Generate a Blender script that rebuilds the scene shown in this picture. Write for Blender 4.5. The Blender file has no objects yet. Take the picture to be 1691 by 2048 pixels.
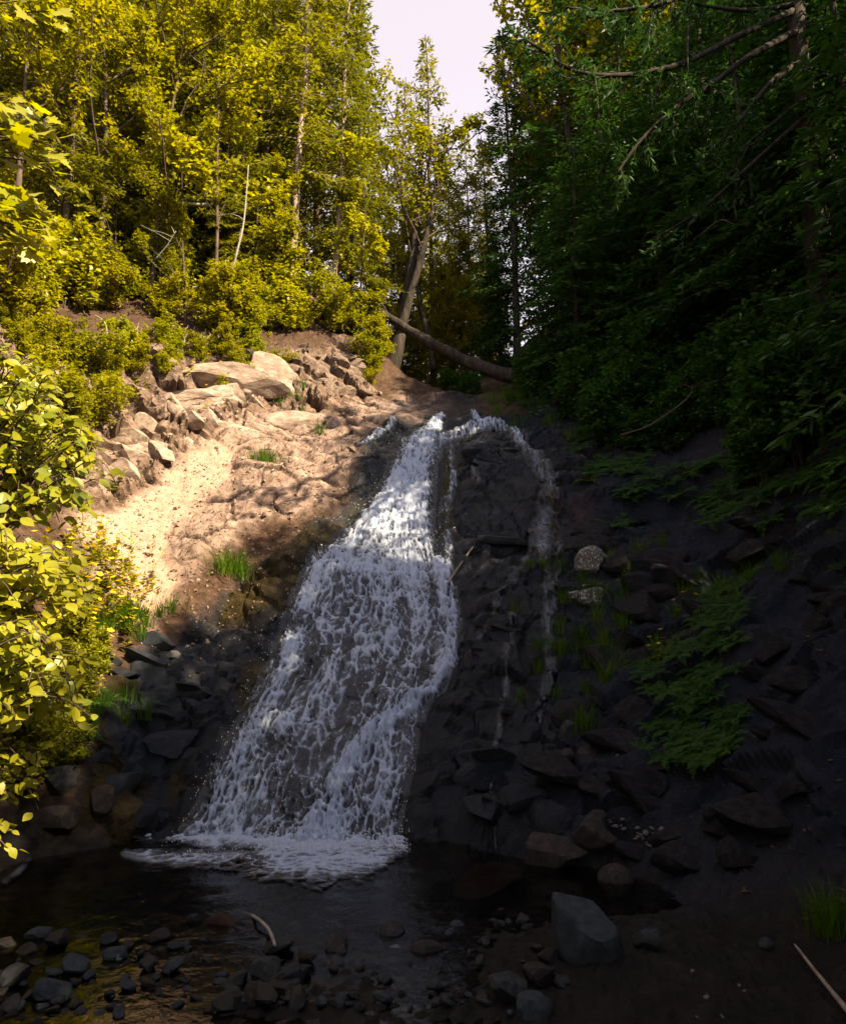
import bpy, math, random
import numpy as np
from mathutils import Vector, Matrix, Euler

R = math.radians
S = bpy.context.scene
COL = S.collection

# ------------------------------------------------------------------ camera
F = 1462.0                      # focal length in photo pixels (photo 1691 x 2048)
PITCH = R(10.7)
CAMZ = 1.6
cam = bpy.data.cameras.new('camera')
cam.sensor_fit = 'VERTICAL'
cam.angle_y = 2*math.atan(1024/F)
cam.clip_start = 0.05
cam.clip_end = 2000
camo = bpy.data.objects.new('camera', cam)
COL.objects.link(camo)
camo.location = (0, 0, CAMZ)
camo.rotation_euler = (math.pi/2 + PITCH, 0, 0)
S.camera = camo

# ------------------------------------------------------------------ sky, sun, exposure
SUN_TO = Vector((0.60, -0.48, 0.70)).normalized()     # direction towards the sun
W = bpy.data.worlds.new('World')
S.world = W
W.use_nodes = True
wn = W.node_tree
bg = wn.nodes['Background']
sky = wn.nodes.new('ShaderNodeTexSky')
sky.sky_type = 'NISHITA'
sky.sun_disc = False
sky.sun_elevation = math.asin(SUN_TO.z)
sky.sun_rotation = math.atan2(SUN_TO.x, SUN_TO.y)
sky.dust_density = 1.0
sky.air_density = 1.5
sky.ozone_density = 3.5
# thin even veil of pale cloud over the whole sky
veil = wn.nodes.new('ShaderNodeMix'); veil.data_type = 'RGBA'
veil.inputs[0].default_value = 0.22
veil.inputs[7].default_value = (15.0, 10.6, 7.8, 1)
wn.links.new(sky.outputs[0], veil.inputs[6]); wn.links.new(veil.outputs[2], bg.inputs[0])
bg.inputs[1].default_value = 0.061
sl = bpy.data.lights.new('sun', 'SUN')
sl.energy = 5.0
sl.angle = R(0.6)
sl.color = (1.0, 0.80, 0.52)
so = bpy.data.objects.new('sun', sl)
COL.objects.link(so)
so.rotation_euler = SUN_TO.to_track_quat('Z', 'Y').to_euler()
so.location = (10, -6, 25)
S.view_settings.view_transform = 'Standard'
S.view_settings.look = 'None'
S.view_settings.gamma = 1.0
S.view_settings.exposure = 1.95
S.cycles.max_bounces = 6
S.cycles.transparent_max_bounces = 12
S.cycles.caustics_reflective = False
S.cycles.caustics_refractive = False

# ------------------------------------------------------------------ helpers
rng = np.random.default_rng(7)
random.seed(7)
ST, CT = math.sin(PITCH), math.cos(PITCH)

def ray(px, py):
    cx = (np.asarray(px, float)-845.5)/F
    cy = (1024-np.asarray(py, float))/F
    return cx, CT-cy*ST, ST+cy*CT

def at(px, py, Y):
    dx, dy, dz = ray(px, py)
    t = Y/dy
    return np.array([dx*t, Y+0*dx, CAMZ+dz*t])

def project(P):
    P = np.asarray(P, float)
    x, y, z = P[..., 0], P[..., 1], P[..., 2]-CAMZ
    d = y*CT+z*ST
    u = -y*ST+z*CT
    d = np.where(d < 0.05, 0.05, d)
    return 845.5+F*x/d, 1024-F*u/d

def sm(a, b, x):
    t = np.clip((x-a)/(b-a), 0, 1)
    return t*t*(3-2*t)

def _h(ix, iy, iz, s):
    n = (ix.astype(np.int64)*374761393 + iy.astype(np.int64)*668265263 + iz.astype(np.int64)*2147483647 + s*974711) & 0xffffffff
    n = ((n ^ (n >> 13))*1274126177) & 0xffffffff
    n = ((n ^ (n >> 16))*2246822519) & 0xffffffff
    return ((n ^ (n >> 15)) & 0xffffff)/16777216.0

def vn(x, y, z=0.0, s=0):
    x, y, z = np.broadcast_arrays(np.asarray(x, float), np.asarray(y, float), np.asarray(z, float))
    ix, iy, iz = np.floor(x), np.floor(y), np.floor(z)
    fx, fy, fz = x-ix, y-iy, z-iz
    fx, fy, fz = [f*f*f*(f*(f*6-15)+10) for f in (fx, fy, fz)]
    out = 0
    for a in (0, 1):
        wx = fx if a else 1-fx
        for b in (0, 1):
            wy = fy if b else 1-fy
            for c in (0, 1):
                wz = fz if c else 1-fz
                out = out+wx*wy*wz*_h(ix+a, iy+b, iz+c, s)
    return out

def fbm(x, y, z=0.0, o=4, s=0, g=0.5):
    v, a, t = 0, 1.0, 0
    for i in range(o):
        v = v+a*vn(x, y, z, s+i*17)
        t += a
        a *= g
        x, y, z = np.asarray(x)*2.03+5.1, np.asarray(y)*2.03+1.7, np.asarray(z)*2.03+3.3
    return v/t

def worley(x, y, s=0, vec=False):
    x = np.asarray(x, float); y = np.asarray(y, float)
    ix, iy = np.floor(x), np.floor(y)
    f1 = np.full(x.shape, 9.0); f2 = f1.copy(); cid = np.zeros(x.shape); vx = cid.copy(); vy = cid.copy()
    for a in (-1, 0, 1):
        for b in (-1, 0, 1):
            cxx = ix+a+_h(ix+a, iy+b, ix*0, s)
            cyy = iy+b+_h(ix+a, iy+b, ix*0+3, s)
            d = np.hypot(x-cxx, y-cyy)
            c = _h(ix+a, iy+b, ix*0+7, s)
            closer = d < f1
            f2 = np.where(closer, f1, np.minimum(f2, d))
            cid = np.where(closer, c, cid); vx = np.where(closer, x-cxx, vx); vy = np.where(closer, y-cyy, vy)
            f1 = np.where(closer, d, f1)
    return (f1, f2, cid, vx, vy) if vec else (f1, f2, cid)

def mesh_np(name, V, faces, mat=None, smooth=False, attrs=None):
    """faces: list of int arrays (n,k)"""
    V = np.asarray(V, np.float32)
    me = bpy.data.meshes.new(name)
    me.vertices.add(len(V))
    me.vertices.foreach_set('co', V.ravel())
    faces = [np.asarray(f, np.int32) for f in faces if len(f)]
    loops = np.concatenate([f.ravel() for f in faces])
    counts = np.concatenate([np.full(len(f), f.shape[1], np.int32) for f in faces])
    starts = np.concatenate([[0], np.cumsum(counts)[:-1]]).astype(np.int32)
    me.loops.add(len(loops))
    me.loops.foreach_set('vertex_index', loops)
    me.polygons.add(len(counts))
    me.polygons.foreach_set('loop_start', starts)
    me.polygons.foreach_set('loop_total', counts)
    me.polygons.foreach_set('use_smooth', np.full(len(counts), smooth))
    me.update(calc_edges=True)
    if attrs:
        for k, a in attrs.items():
            at_ = me.attributes.new(k, 'FLOAT', 'POINT')
            at_.data.foreach_set('value', np.asarray(a, np.float32))
    if mat:
        me.materials.append(mat)
    return me

class MB:
    """collects vertices and faces of one mesh"""
    def __init__(self):
        self.V, self.Q, self.n = [], {}, 0
    def add(self, V, faces):
        V = np.asarray(V, float)
        for f in faces:
            f = np.asarray(f, int)
            if len(f):
                self.Q.setdefault(f.shape[1], []).append(f+self.n)
        self.V.append(V)
        self.n += len(V)
    def mesh(self, name, mat, smooth=False):
        return mesh_np(name, np.concatenate(self.V), [np.concatenate(q) for q in self.Q.values()], mat, smooth)

def tube(mb, pts, rad, k=7, cap=True, rough=0.0, seed=0):
    pts = np.asarray(pts, float)
    rad = np.asarray(rad, float)*np.ones(len(pts))
    n = len(pts)
    tg = np.gradient(pts, axis=0)
    tg /= np.linalg.norm(tg, axis=1)[:, None]+1e-9
    ref = np.array([0, 0, 1.0]) if abs(tg[0, 2]) < 0.9 else np.array([1.0, 0, 0])
    a = np.cross(tg, ref); a /= np.linalg.norm(a, axis=1)[:, None]+1e-9
    b = np.cross(tg, a)
    th = np.arange(k)*2*np.pi/k
    rr = rad[:, None]*np.ones((n, k))
    if rough:
        rr = rr*(1+rough*(vn(np.arange(n)[:, None]*0.6+seed, np.arange(k)[None, :]*0.9, s=seed)-0.5)*2)
    V = pts[:, None, :]+rr[:, :, None]*(np.cos(th)[None, :, None]*a[:, None, :]+np.sin(th)[None, :, None]*b[:, None, :])
    i = np.arange(n-1)[:, None]*k; j = np.arange(k)[None, :]; j2 = (j+1) % k
    q = np.stack([i+j, i+j2, i+k+j2, i+k+j], -1).reshape(-1, 4)
    fs = [q]
    if cap:
        fs.append(np.array([list(range(k))[::-1], [(n-1)*k+t for t in range(k)]]))
    mb.add(V.reshape(-1, 3), fs)

def tag(o, label=None, cat=None, group=None, kind=None):
    if label: o['label'] = label
    if cat: o['category'] = cat
    if group: o['group'] = group
    if kind: o['kind'] = kind
    return o

def obj(name, me, parent=None, loc=(0, 0, 0), rot=(0, 0, 0), scale=(1, 1, 1)):
    o = bpy.data.objects.new(name, me)
    COL.objects.link(o)
    o.location = loc; o.rotation_euler = rot
    o.scale = scale if hasattr(scale, '__len__') else (scale,)*3
    if parent: o.parent = parent
    return o

def ordw(n):
    """1 -> first ... 99 -> ninety-ninth"""
    o = 'first second third fourth fifth sixth seventh eighth ninth tenth eleventh twelfth thirteenth fourteenth fifteenth sixteenth seventeenth eighteenth nineteenth'.split()
    if n < 20: return o[n-1]
    t = {2: 'twent', 3: 'thirt', 4: 'fort', 5: 'fift'}[n//10]
    return t+'ieth' if n % 10 == 0 else t+'y-'+o[n % 10-1]

def thing(name, loc, label, cat, group=None, rz=0.0, scale=1.0):
    o = obj(name, None, None, loc, (0, 0, rz), scale)
    o.empty_display_size = 0.1
    return tag(o, label, cat, group)

# ------------------------------------------------------------------ materials
def newmat(name):
    m = bpy.data.materials.new(name)
    m.use_nodes = True
    nt = m.node_tree
    for n in list(nt.nodes):
        if n.type != 'OUTPUT_MATERIAL':
            nt.nodes.remove(n)
    return m, nt, nt.nodes['Material Output']

def N(nt, typ, **kw):
    n = nt.nodes.new(typ)
    for k, v in kw.items():
        if k.startswith('i_'):
            n.inputs[k[2:].replace('_', ' ')].default_value = v
        else:
            setattr(n, k, v)
    return n

def ramp(nt, src, stops):
    r = nt.nodes.new('ShaderNodeValToRGB')
    e = r.color_ramp.elements
    while len(e) < len(stops):
        e.new(0.5)
    for i, (p, c) in enumerate(stops):
        e[i].position = p
        e[i].color = (*c, 1) if len(c) == 3 else c
    nt.links.new(src, r.inputs[0])
    return r.outputs[0]

def mixc(nt, fac, a, b):
    m = nt.nodes.new('ShaderNodeMix'); m.data_type = 'RGBA'
    for s, v in ((0, fac), (6, a), (7, b)):
        if hasattr(v, 'is_linked') or hasattr(v, 'node'):
            nt.links.new(v, m.inputs[s])
        elif s == 0:
            m.inputs[0].default_value = v
        else:
            m.inputs[s].default_value = (*v, 1)
    return m.outputs[2]

def mat_leaf(name, cols, trans=0.4, tcol=None, rough=0.5, spec=0.10):
    m, nt, out = newmat(name)
    geo = N(nt, 'ShaderNodeNewGeometry')
    oi = N(nt, 'ShaderNodeObjectInfo')
    add = N(nt, 'ShaderNodeMath', operation='ADD')
    mul = N(nt, 'ShaderNodeMath', operation='MULTIPLY'); mul.inputs[1].default_value = 0.45
    nt.links.new(oi.outputs['Random'], mul.inputs[0])
    mul2 = N(nt, 'ShaderNodeMath', operation='MULTIPLY'); mul2.inputs[1].default_value = 0.6
    nt.links.new(geo.outputs['Random Per Island'], mul2.inputs[0])
    nt.links.new(mul.outputs[0], add.inputs[0]); nt.links.new(mul2.outputs[0], add.inputs[1])
    n = len(cols)
    c = ramp(nt, add.outputs[0], [(i/(n-1), cols[i]) for i in range(n)])
    p = N(nt, 'ShaderNodeBsdfPrincipled')
    p.inputs['Roughness'].default_value = rough
    p.inputs['Specular IOR Level'].default_value = spec
    nt.links.new(c, p.inputs['Base Color'])
    t = N(nt, 'ShaderNodeBsdfTranslucent')
    hsv = N(nt, 'ShaderNodeHueSaturation'); hsv.inputs['Value'].default_value = 1.6; hsv.inputs['Saturation'].default_value = 1.1
    nt.links.new(c, hsv.inputs['Color'])
    nt.links.new(hsv.outputs[0], t.inputs['Color'])
    mx = N(nt, 'ShaderNodeMixShader'); mx.inputs[0].default_value = trans
    nt.links.new(p.outputs[0], mx.inputs[1]); nt.links.new(t.outputs[0], mx.inputs[2])
    nt.links.new(mx.outputs[0], out.inputs[0])
    return m

def mat_noise(name, stops, scale=6.0, bump=0.4, rough=0.85, bscale=30.0, detail=8, dist=0.02, stretch=None, spec=0.12, lichen=None):
    m, nt, out = newmat(name)
    tc = N(nt, 'ShaderNodeTexCoord')
    src = tc.outputs['Object']
    oi = N(nt, 'ShaderNodeObjectInfo')
    vadd = N(nt, 'ShaderNodeVectorMath', operation='ADD')
    vm = N(nt, 'ShaderNodeVectorMath', operation='SCALE'); vm.inputs['Scale'].default_value = 37.0
    cmb = N(nt, 'ShaderNodeCombineXYZ')
    for i in range(3): nt.links.new(oi.outputs['Random'], cmb.inputs[i])
    nt.links.new(cmb.outputs[0], vm.inputs[0])
    nt.links.new(src, vadd.inputs[0]); nt.links.new(vm.outputs[0], vadd.inputs[1])
    src = vadd.outputs[0]
    if stretch:
        mp = N(nt, 'ShaderNodeMapping'); mp.inputs['Scale'].default_value = stretch
        nt.links.new(src, mp.inputs[0]); src = mp.outputs[0]
    n1 = N(nt, 'ShaderNodeTexNoise', i_Scale=scale, i_Detail=detail, i_Roughness=0.65)
    nt.links.new(src, n1.inputs['Vector'])
    c = ramp(nt, n1.outputs[0], stops)
    if lichen:
        n3 = N(nt, 'ShaderNodeTexNoise', i_Scale=lichen[1], i_Detail=6, i_Roughness=0.7)
        nt.links.new(src, n3.inputs['Vector'])
        f = ramp(nt, n3.outputs[0], [(lichen[2], (0, 0, 0)), (lichen[2]+0.05, (1, 1, 1))])
        c = mixc(nt, f, c, lichen[0])
    p = N(nt, 'ShaderNodeBsdfPrincipled')
    p.inputs['Roughness'].default_value = rough
    p.inputs['Specular IOR Level'].default_value = spec
    nt.links.new(c, p.inputs['Base Color'])
    n2 = N(nt, 'ShaderNodeTexNoise', i_Scale=bscale, i_Detail=6, i_Roughness=0.7)
    nt.links.new(src, n2.inputs['Vector'])
    b = N(nt, 'ShaderNodeBump'); b.inputs['Strength'].default_value = bump; b.inputs['Distance'].default_value = dist
    nt.links.new(n2.outputs[0], b.inputs['Height'])
    nt.links.new(b.outputs[0], p.inputs['Normal'])
    nt.links.new(p.outputs[0], out.inputs[0])
    return m

# ------------------------------------------------------------------ terrain: control points
CP = []
def c_px(*rows):
    for px, py, Y in rows: CP.append(at(px, py, Y))
def c_w(*rows):
    for r in rows: CP.append(np.array(r, float))
# the fall's rock face (pixel gives direction, the 42 degree rock plane gives distance)
c_px((845, 828, 13), (700, 832, 13.0), (1000, 828, 12.8), (1110, 850, 12.4),
     (600, 1050, 10.3), (800, 1050, 10.25), (980, 1050, 9.95), (1130, 1060, 9.5),
     (500, 1300, 8.4), (700, 1300, 8.35), (900, 1300, 8.2), (1080, 1300, 7.9), (1250, 1320, 7.5),
     (380, 1500, 7.3), (600, 1500, 7.3), (800, 1500, 7.2), (1000, 1500, 6.95), (1200, 1530, 6.6),
     (330, 1650, 6.75), (600, 1676, 6.62), (800, 1690, 6.5), (980, 1700, 6.35))
# left slab, dirt trail and foot of the cliff
c_px((350, 1050, 10.1), (250, 1150, 9.1), (450, 920, 11.6), (600, 840, 12.9), (170, 1040, 9.5), (280, 1260, 8.4),
     (230, 1400, 7.6), (150, 1520, 6.9), (130, 1640, 6.5),
     (300, 965, 10.9), (440, 858, 12.1), (560, 815, 13.1), (720, 797, 14.0))
# top of the cliff, left hillside
c_px((60, 650, 11.4), (250, 640, 12.9), (480, 700, 13.3), (640, 680, 14.2), (725, 700, 14.6),
     (300, 560, 15.2), (100, 500, 14.6), (600, 585, 15.5), (480, 500, 18.0))
c_w((-8, 20, 15.5), (-13, 15, 16.5), (-13, 25, 21), (-6, 30, 16.5), (-22, 20, 26), (-20, 40, 30), (-10, 50, 24))
# left bank near the camera
c_w((-3.55, 5.9, 0.4), (-3.0, 5.3, -0.10), (-2.85, 4.4, -0.02), (-3.35, 4.3, 0.3), (-3.9, 4.6, 1.5), (-4.9, 4.2, 2.9), (-4.6, 6.3, 2.1), (-5.6, 8, 4.2), (-7.5, 10.5, 8.4), (-9, 5, 7), (-3.2, 2.0, 0.7), (-6, 0, 3.2), (-14, 5, 13))
# right hillside
c_px((1250, 850, 11.3), (1420, 840, 10.4), (1300, 1100, 8.7), (1500, 1020, 8.2), (1660, 980, 7.3),
     (1400, 1300, 6.9), (1550, 1300, 6.3), (1680, 1300, 5.6), (1320, 1560, 6.2), (1500, 1560, 5.4), (1680, 1520, 4.9),
     (1080, 1722, 6.05), (1330, 1790, 5.35), (1560, 1760, 4.75))
c_w((5.2, 4.6, 3.6), (6.2, 8, 6.6), (7.2, 11, 9.5), (9, 15, 13.5), (12, 20, 18), (10, 3, 8), (6, 0.5, 3.6), (13, 8, 13), (22, 12, 22), (20, 30, 26), (3.6, 2.0, 0.7), (20, 0, 16))
# stream bed, pool floor, gravel
c_w((-1.5, 6.0, -0.42), (0.0, 6.0, -0.42), (-2.3, 5.8, -0.25), (0.9, 5.7, -0.25), (-1.2, 5.3, -0.2), (0.4, 5.2, -0.14), (-2.2, 5.0, -0.13), (-1.2, 4.8, -.07), (.3, 4.7, -0.03), (-2.2, 4.4, -.04),
    (-1.2, 4.2, -0.025), (0.3, 4.2, -0.01), (1.4, 4.6, 0.08), (2.2, 4.2, 0.16), (1.2, 3.5, 0.06), (2.4, 3.3, 0.22), (-0.5, 3.4, -0.01), (-1.8, 3.5, -0.02),
    (0, 0, 0.02), (2, 0, 0.2), (-2.4, 0, 0.2), (0, -8, -0.5), (-8, -6, 3.4), (8, -6, 4.2), (0, -16, -1.0))
# ravine above the fall
c_px((770, 762, 17), (900, 782, 15.8), (1040, 745, 15.2))
c_w((0.4, 22, 9.0), (0.5, 30, 10.2), (0, 45, 12.5), (4.5, 24, 13), (5, 34, 15), (-3.2, 24, 12), (0, 60, 14), (15, 60, 26), (-18, 60, 30))
CP = np.array(CP)

def _ker(d): return np.sqrt(d*d+0.16)
_d = np.hypot(CP[:, None, 0]-CP[None, :, 0], CP[:, None, 1]-CP[None, :, 1])
_n = len(CP)
_A = np.zeros((_n+3, _n+3)); _A[:_n, :_n] = _ker(_d)+np.eye(_n)*-0.02
_A[:_n, _n] = 1; _A[:_n, _n+1:] = CP[:, :2]; _A[_n:, :_n] = _A[:_n, _n:].T
_w = np.linalg.solve(_A, np.concatenate([CP[:, 2], [0, 0, 0]]))
GX = np.arange(-46, 46.01, 0.1); GY = np.arange(-20, 75.01, 0.1)
HG = np.empty((len(GY), len(GX)))
for j0 in range(0, len(GY), 60):
    yy, xx = np.meshgrid(GY[j0:j0+60], GX, indexing='ij')
    acc = _w[_n]+_w[_n+1]*xx+_w[_n+2]*yy
    for i in range(_n):
        acc += _w[i]*_ker(np.hypot(xx-CP[i, 0], yy-CP[i, 1]))
    HG[j0:j0+60] = acc

def H(x, y):
    x = np.asarray(x, float); y = np.asarray(y, float)
    fx = np.clip((x+46)/0.1, 0, len(GX)-1.001); fy = np.clip((y+20)/0.1, 0, len(GY)-1.001)
    ix = fx.astype(int); iy = fy.astype(int); fx = fx-ix; fy = fy-iy
    return (HG[iy, ix]*(1-fx)+HG[iy, ix+1]*fx)*(1-fy)+(HG[iy+1, ix]*(1-fx)+HG[iy+1, ix+1]*fx)*fy

def Nrm(x, y, e=0.25):
    gx = (H(x+e, y)-H(x-e, y))/(2*e); gy = (H(x, y+e)-H(x, y-e))/(2*e)
    n = np.stack([-gx, -gy, np.ones_like(gx)], -1)
    return n/np.linalg.norm(n, axis=-1)[..., None]

def hit(px, py, ymin=2.5, ymax=40.0, lift=0.0):
    if np.ndim(px) == 0 and np.ndim(py) == 0:
        dx, dy, dz = ray(px, py)
        Ys = np.arange(ymin, ymax, .02); t = Ys/dy
        b = (CAMZ+dz*t) < H(dx*t, Ys)+lift
        i = int(np.argmax(b)) if b.any() else len(Ys)-1
        p = np.array([dx*t[i], Ys[i], CAMZ+dz*t[i]])
        return p+Nrm(p[0], p[1], .3)*rel_at(p[0], p[1]) if 'rel_at' in globals() else p
    """first point of the smooth ground seen through photo pixels"""
    px, py = np.broadcast_arrays(np.asarray(px, float), np.asarray(py, float))
    dx, dy, dz = ray(px, py)
    done = np.zeros(px.shape, bool); Yh = np.full(px.shape, ymax)
    Y = ymin
    prev = np.full(px.shape, ymin)
    while Y < ymax:
        t = Y/dy
        below = (CAMZ+dz*t) < H(dx*t, Y+0*dx)+lift
        new = below & ~done
        Yh = np.where(new, Y, Yh); done |= new
        Y += 0.05
    lo = Yh-0.05; hi = Yh
    for _ in range(8):
        mid = (lo+hi)/2; t = mid/dy
        b = (CAMZ+dz*t) < H(dx*t, mid)+lift
        hi = np.where(b, mid, hi); lo = np.where(b, lo, mid)
    t = hi/dy
    return np.stack([dx*t, hi, CAMZ+dz*t], -1)

# ------------------------------------------------------------------ where the water runs (photo pixels, on the rock)
EDGE = np.array([  # py, left, right
    (838, 838, 900), (870, 812, 890), (900, 784, 886), (950, 764, 884), (1000, 735, 880), (1050, 688, 880), (1100, 640, 886),
    (1150, 612, 900), (1200, 588, 912), (1250, 562, 917), (1300, 540, 908), (1350, 515, 892), (1400, 488, 862), (1450, 468, 842),
    (1500, 448, 835), (1550, 425, 825), (1600, 398, 812), (1650, 368, 802), (1700, 350, 800)], float)
def seg_d(px, py, pts):
    """distance in px to a polyline of (x,y,width) -> normalised distance"""
    best = np.full(np.shape(px), 99.0)
    for (x0, y0, w0), (x1, y1, w1) in zip(pts[:-1], pts[1:]):
        vx, vy = x1-x0, y1-y0
        t = np.clip(((px-x0)*vx+(py-y0)*vy)/(vx*vx+vy*vy), 0, 1)
        d = np.hypot(px-x0-t*vx, py-y0-t*vy)/(w0+(w1-w0)*t)
        best = np.minimum(best, d)
    return best
STREAK = [(880, 1130, 26), (890, 1190, 22), (905, 1250, 18), (898, 1310, 18), (862, 1370, 18), (800, 1418, 20), (745, 1455, 26), (700, 1520, 30), (665, 1590, 38), (640, 1680, 70)]
LEFTS = [(640, 1120, 20), (600, 1230, 26), (575, 1330, 30), (520, 1440, 34), (470, 1530, 34), (430, 1600, 30), (385, 1660, 22)]
GAP = [(700, 1350, 26), (690, 1430, 30), (640, 1500, 34), (570, 1570, 30), (500, 1640, 18)]
RIM = [(1000, 848, 12), (940, 858, 12), (880, 876, 16), (830, 900, 22)]
RIM2 = [(945, 826, 7), (962, 845, 9), (1000, 848, 10)]
RIM3 = [(880, 826, 16), (860, 860, 22), (820, 890, 26)]
RIM4 = [(790, 846, 7), (750, 872, 9), (716, 894, 6)]
TRICK = [(1000, 850, 10), (1030, 885, 12), (1060, 920, 14), (1090, 960, 15), (1104, 985, 14), (1098, 1015, 18), (1080, 1060, 24), (1085, 1110, 16)]
THREADS = [[(1085, 1100, 5), (1098, 1180, 6), (1096, 1280, 6), (1100, 1350, 8), (1082, 1400, 4), (1078, 1450, 3)],
           [(1060, 1090, 4), (1040, 1150, 4), (1000, 1210, 4), (960, 1280, 5), (935, 1320, 3)],
           [(1110, 1060, 5), (1120, 1100, 4), (1112, 1170, 4), (1104, 1240, 4)],
           [(1030, 1250, 3), (1012, 1340, 4), (1000, 1420, 3), (985, 1540, 3), (970, 1620, 3)],
           [(950, 925, 4), (948, 960, 5), (958, 985, 3)],
           [(900, 905, 5), (905, 960, 8), (890, 1010, 8), (895, 1080, 10), (900, 1130, 6)],
           [(1000, 1640, 1.5), (995, 1690, 2), (993, 1712, 2.5)]]

def falls_mask(px, py):
    l = np.interp(py, EDGE[:, 0], EDGE[:, 1]); r = np.interp(py, EDGE[:, 0], EDGE[:, 2])
    m = np.minimum(px-l, r-px)
    return np.where((py > 800) & (py < 1720), m, -99)

def water_density(px, py):
    m = falls_mask(px, py)
    body = sm(-6, 28, m)*np.interp(py, [838, 880, 1000, 1110, 1180, 1300, 1420, 1550, 1700], [.35, .62, .74, .66, .55, .46, .46, .48, .55])
    d = body*np.where(py < 860, 0.4, 1)
    # inside of the upper body: less on the far right where the rock shows through
    d = d-0.25*sm(1.0, 0.2, seg_d(px, py, [(870, 930, 26), (868, 1010, 22), (872, 1110, 14)]))*(m > 0)
    d = d-0.20*sm(1.6, 0.0, seg_d(px, py, GAP))
    d = np.maximum(d, 0.88*sm(1.4, 0.3, seg_d(px, py, STREAK)))
    d = np.maximum(d, 0.66*sm(1.5, 0.2, seg_d(px, py, LEFTS)))
    for s, w in ((RIM, .56), (RIM2, .56), (RIM3, .66), (RIM4, .48)):
        d = np.maximum(d, w*sm(1.3, 0.3, seg_d(px, py, s)))
    d = np.maximum(d, 0.52*sm(1.4, 0.2, seg_d(px, py, TRICK)))
    for s in THREADS:
        d = np.maximum(d, 0.42*sm(2.2, 0.0, seg_d(px, py, s)))
    return np.clip(d, 0, 1)

# ------------------------------------------------------------------ terrain mesh
def spaced(a, dense0, dense1, b, d, grow):
    mid = list(np.arange(dense0, dense1, d))
    lo, s = [], d
    x = dense0
    while x > a:
        s *= grow; x -= s; lo.append(x)
    hi, s = [], d
    x = mid[-1]
    while x < b:
        s *= grow; x += s; hi.append(x)
    return np.array(lo[::-1]+mid+hi)
TX = spaced(-44, -4.3, 4.6, 44, 0.030, 1.06)
TY = spaced(-18, 3.2, 14.2, 72, 0.030, 1.05)
yy, xx = np.meshgrid(TY, TX, indexing='ij')
zz = H(xx, yy)
P0 = np.stack([xx, yy, zz], -1)
nn = Nrm(xx, yy, 0.3)
ppx, ppy = project(P0)
wd = water_density(ppx, ppy)
infall = sm(-60, 10, falls_mask(ppx, ppy))
steep = 1-nn[..., 2]
# regions, drawn on the ground itself
def poly(px, py, pts, soft=25):
    pts = np.array(pts, float)
    ins = np.zeros(np.shape(px), bool); best = np.full(np.shape(px), 1e9)
    x0, y0 = pts[-1]
    for x1, y1 in pts:
        cond = ((y0 > py) != (y1 > py))
        xi = (x1-x0)*(py-y0)/((y1-y0) if y1 != y0 else 1e-9)+x0
        ins ^= cond & (px < xi)
        t = np.clip(((px-x0)*(x1-x0)+(py-y0)*(y1-y0))/((x1-x0)**2+(y1-y0)**2+1e-9), 0, 1)
        best = np.minimum(best, np.hypot(px-x0-t*(x1-x0), py-y0-t*(y1-y0)))
        x0, y0 = x1, y1
    return sm(-soft, soft, np.where(ins, best, -best))
jx = (fbm(xx*1.3, yy*1.3, s=3, o=3)-0.5)*110
jy = (fbm(xx*1.3+9, yy*1.3, s=4, o=3)-0.5)*110
vis = (yy > 2.5) & (yy < 20)
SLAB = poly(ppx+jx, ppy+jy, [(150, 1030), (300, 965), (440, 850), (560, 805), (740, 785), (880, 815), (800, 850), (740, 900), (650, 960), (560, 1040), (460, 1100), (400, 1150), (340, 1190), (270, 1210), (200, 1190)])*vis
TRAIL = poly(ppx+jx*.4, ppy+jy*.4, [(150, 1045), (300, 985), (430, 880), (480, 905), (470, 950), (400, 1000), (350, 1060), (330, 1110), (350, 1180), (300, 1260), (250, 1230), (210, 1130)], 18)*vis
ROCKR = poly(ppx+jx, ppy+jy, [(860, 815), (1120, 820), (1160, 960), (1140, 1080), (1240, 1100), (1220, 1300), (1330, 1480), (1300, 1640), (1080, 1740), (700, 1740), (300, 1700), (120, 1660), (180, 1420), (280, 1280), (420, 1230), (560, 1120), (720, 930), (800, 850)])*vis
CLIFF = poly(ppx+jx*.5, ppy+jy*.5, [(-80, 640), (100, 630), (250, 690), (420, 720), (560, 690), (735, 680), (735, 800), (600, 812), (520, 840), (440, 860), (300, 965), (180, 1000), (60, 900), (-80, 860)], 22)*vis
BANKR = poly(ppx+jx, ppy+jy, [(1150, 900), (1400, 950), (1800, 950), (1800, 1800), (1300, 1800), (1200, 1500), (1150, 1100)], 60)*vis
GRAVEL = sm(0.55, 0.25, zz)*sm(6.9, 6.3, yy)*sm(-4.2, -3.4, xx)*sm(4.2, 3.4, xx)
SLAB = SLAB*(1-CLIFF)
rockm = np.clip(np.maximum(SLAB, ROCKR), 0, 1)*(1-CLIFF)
soil = np.clip(1-rockm-GRAVEL-CLIFF, 0, 1)
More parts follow.
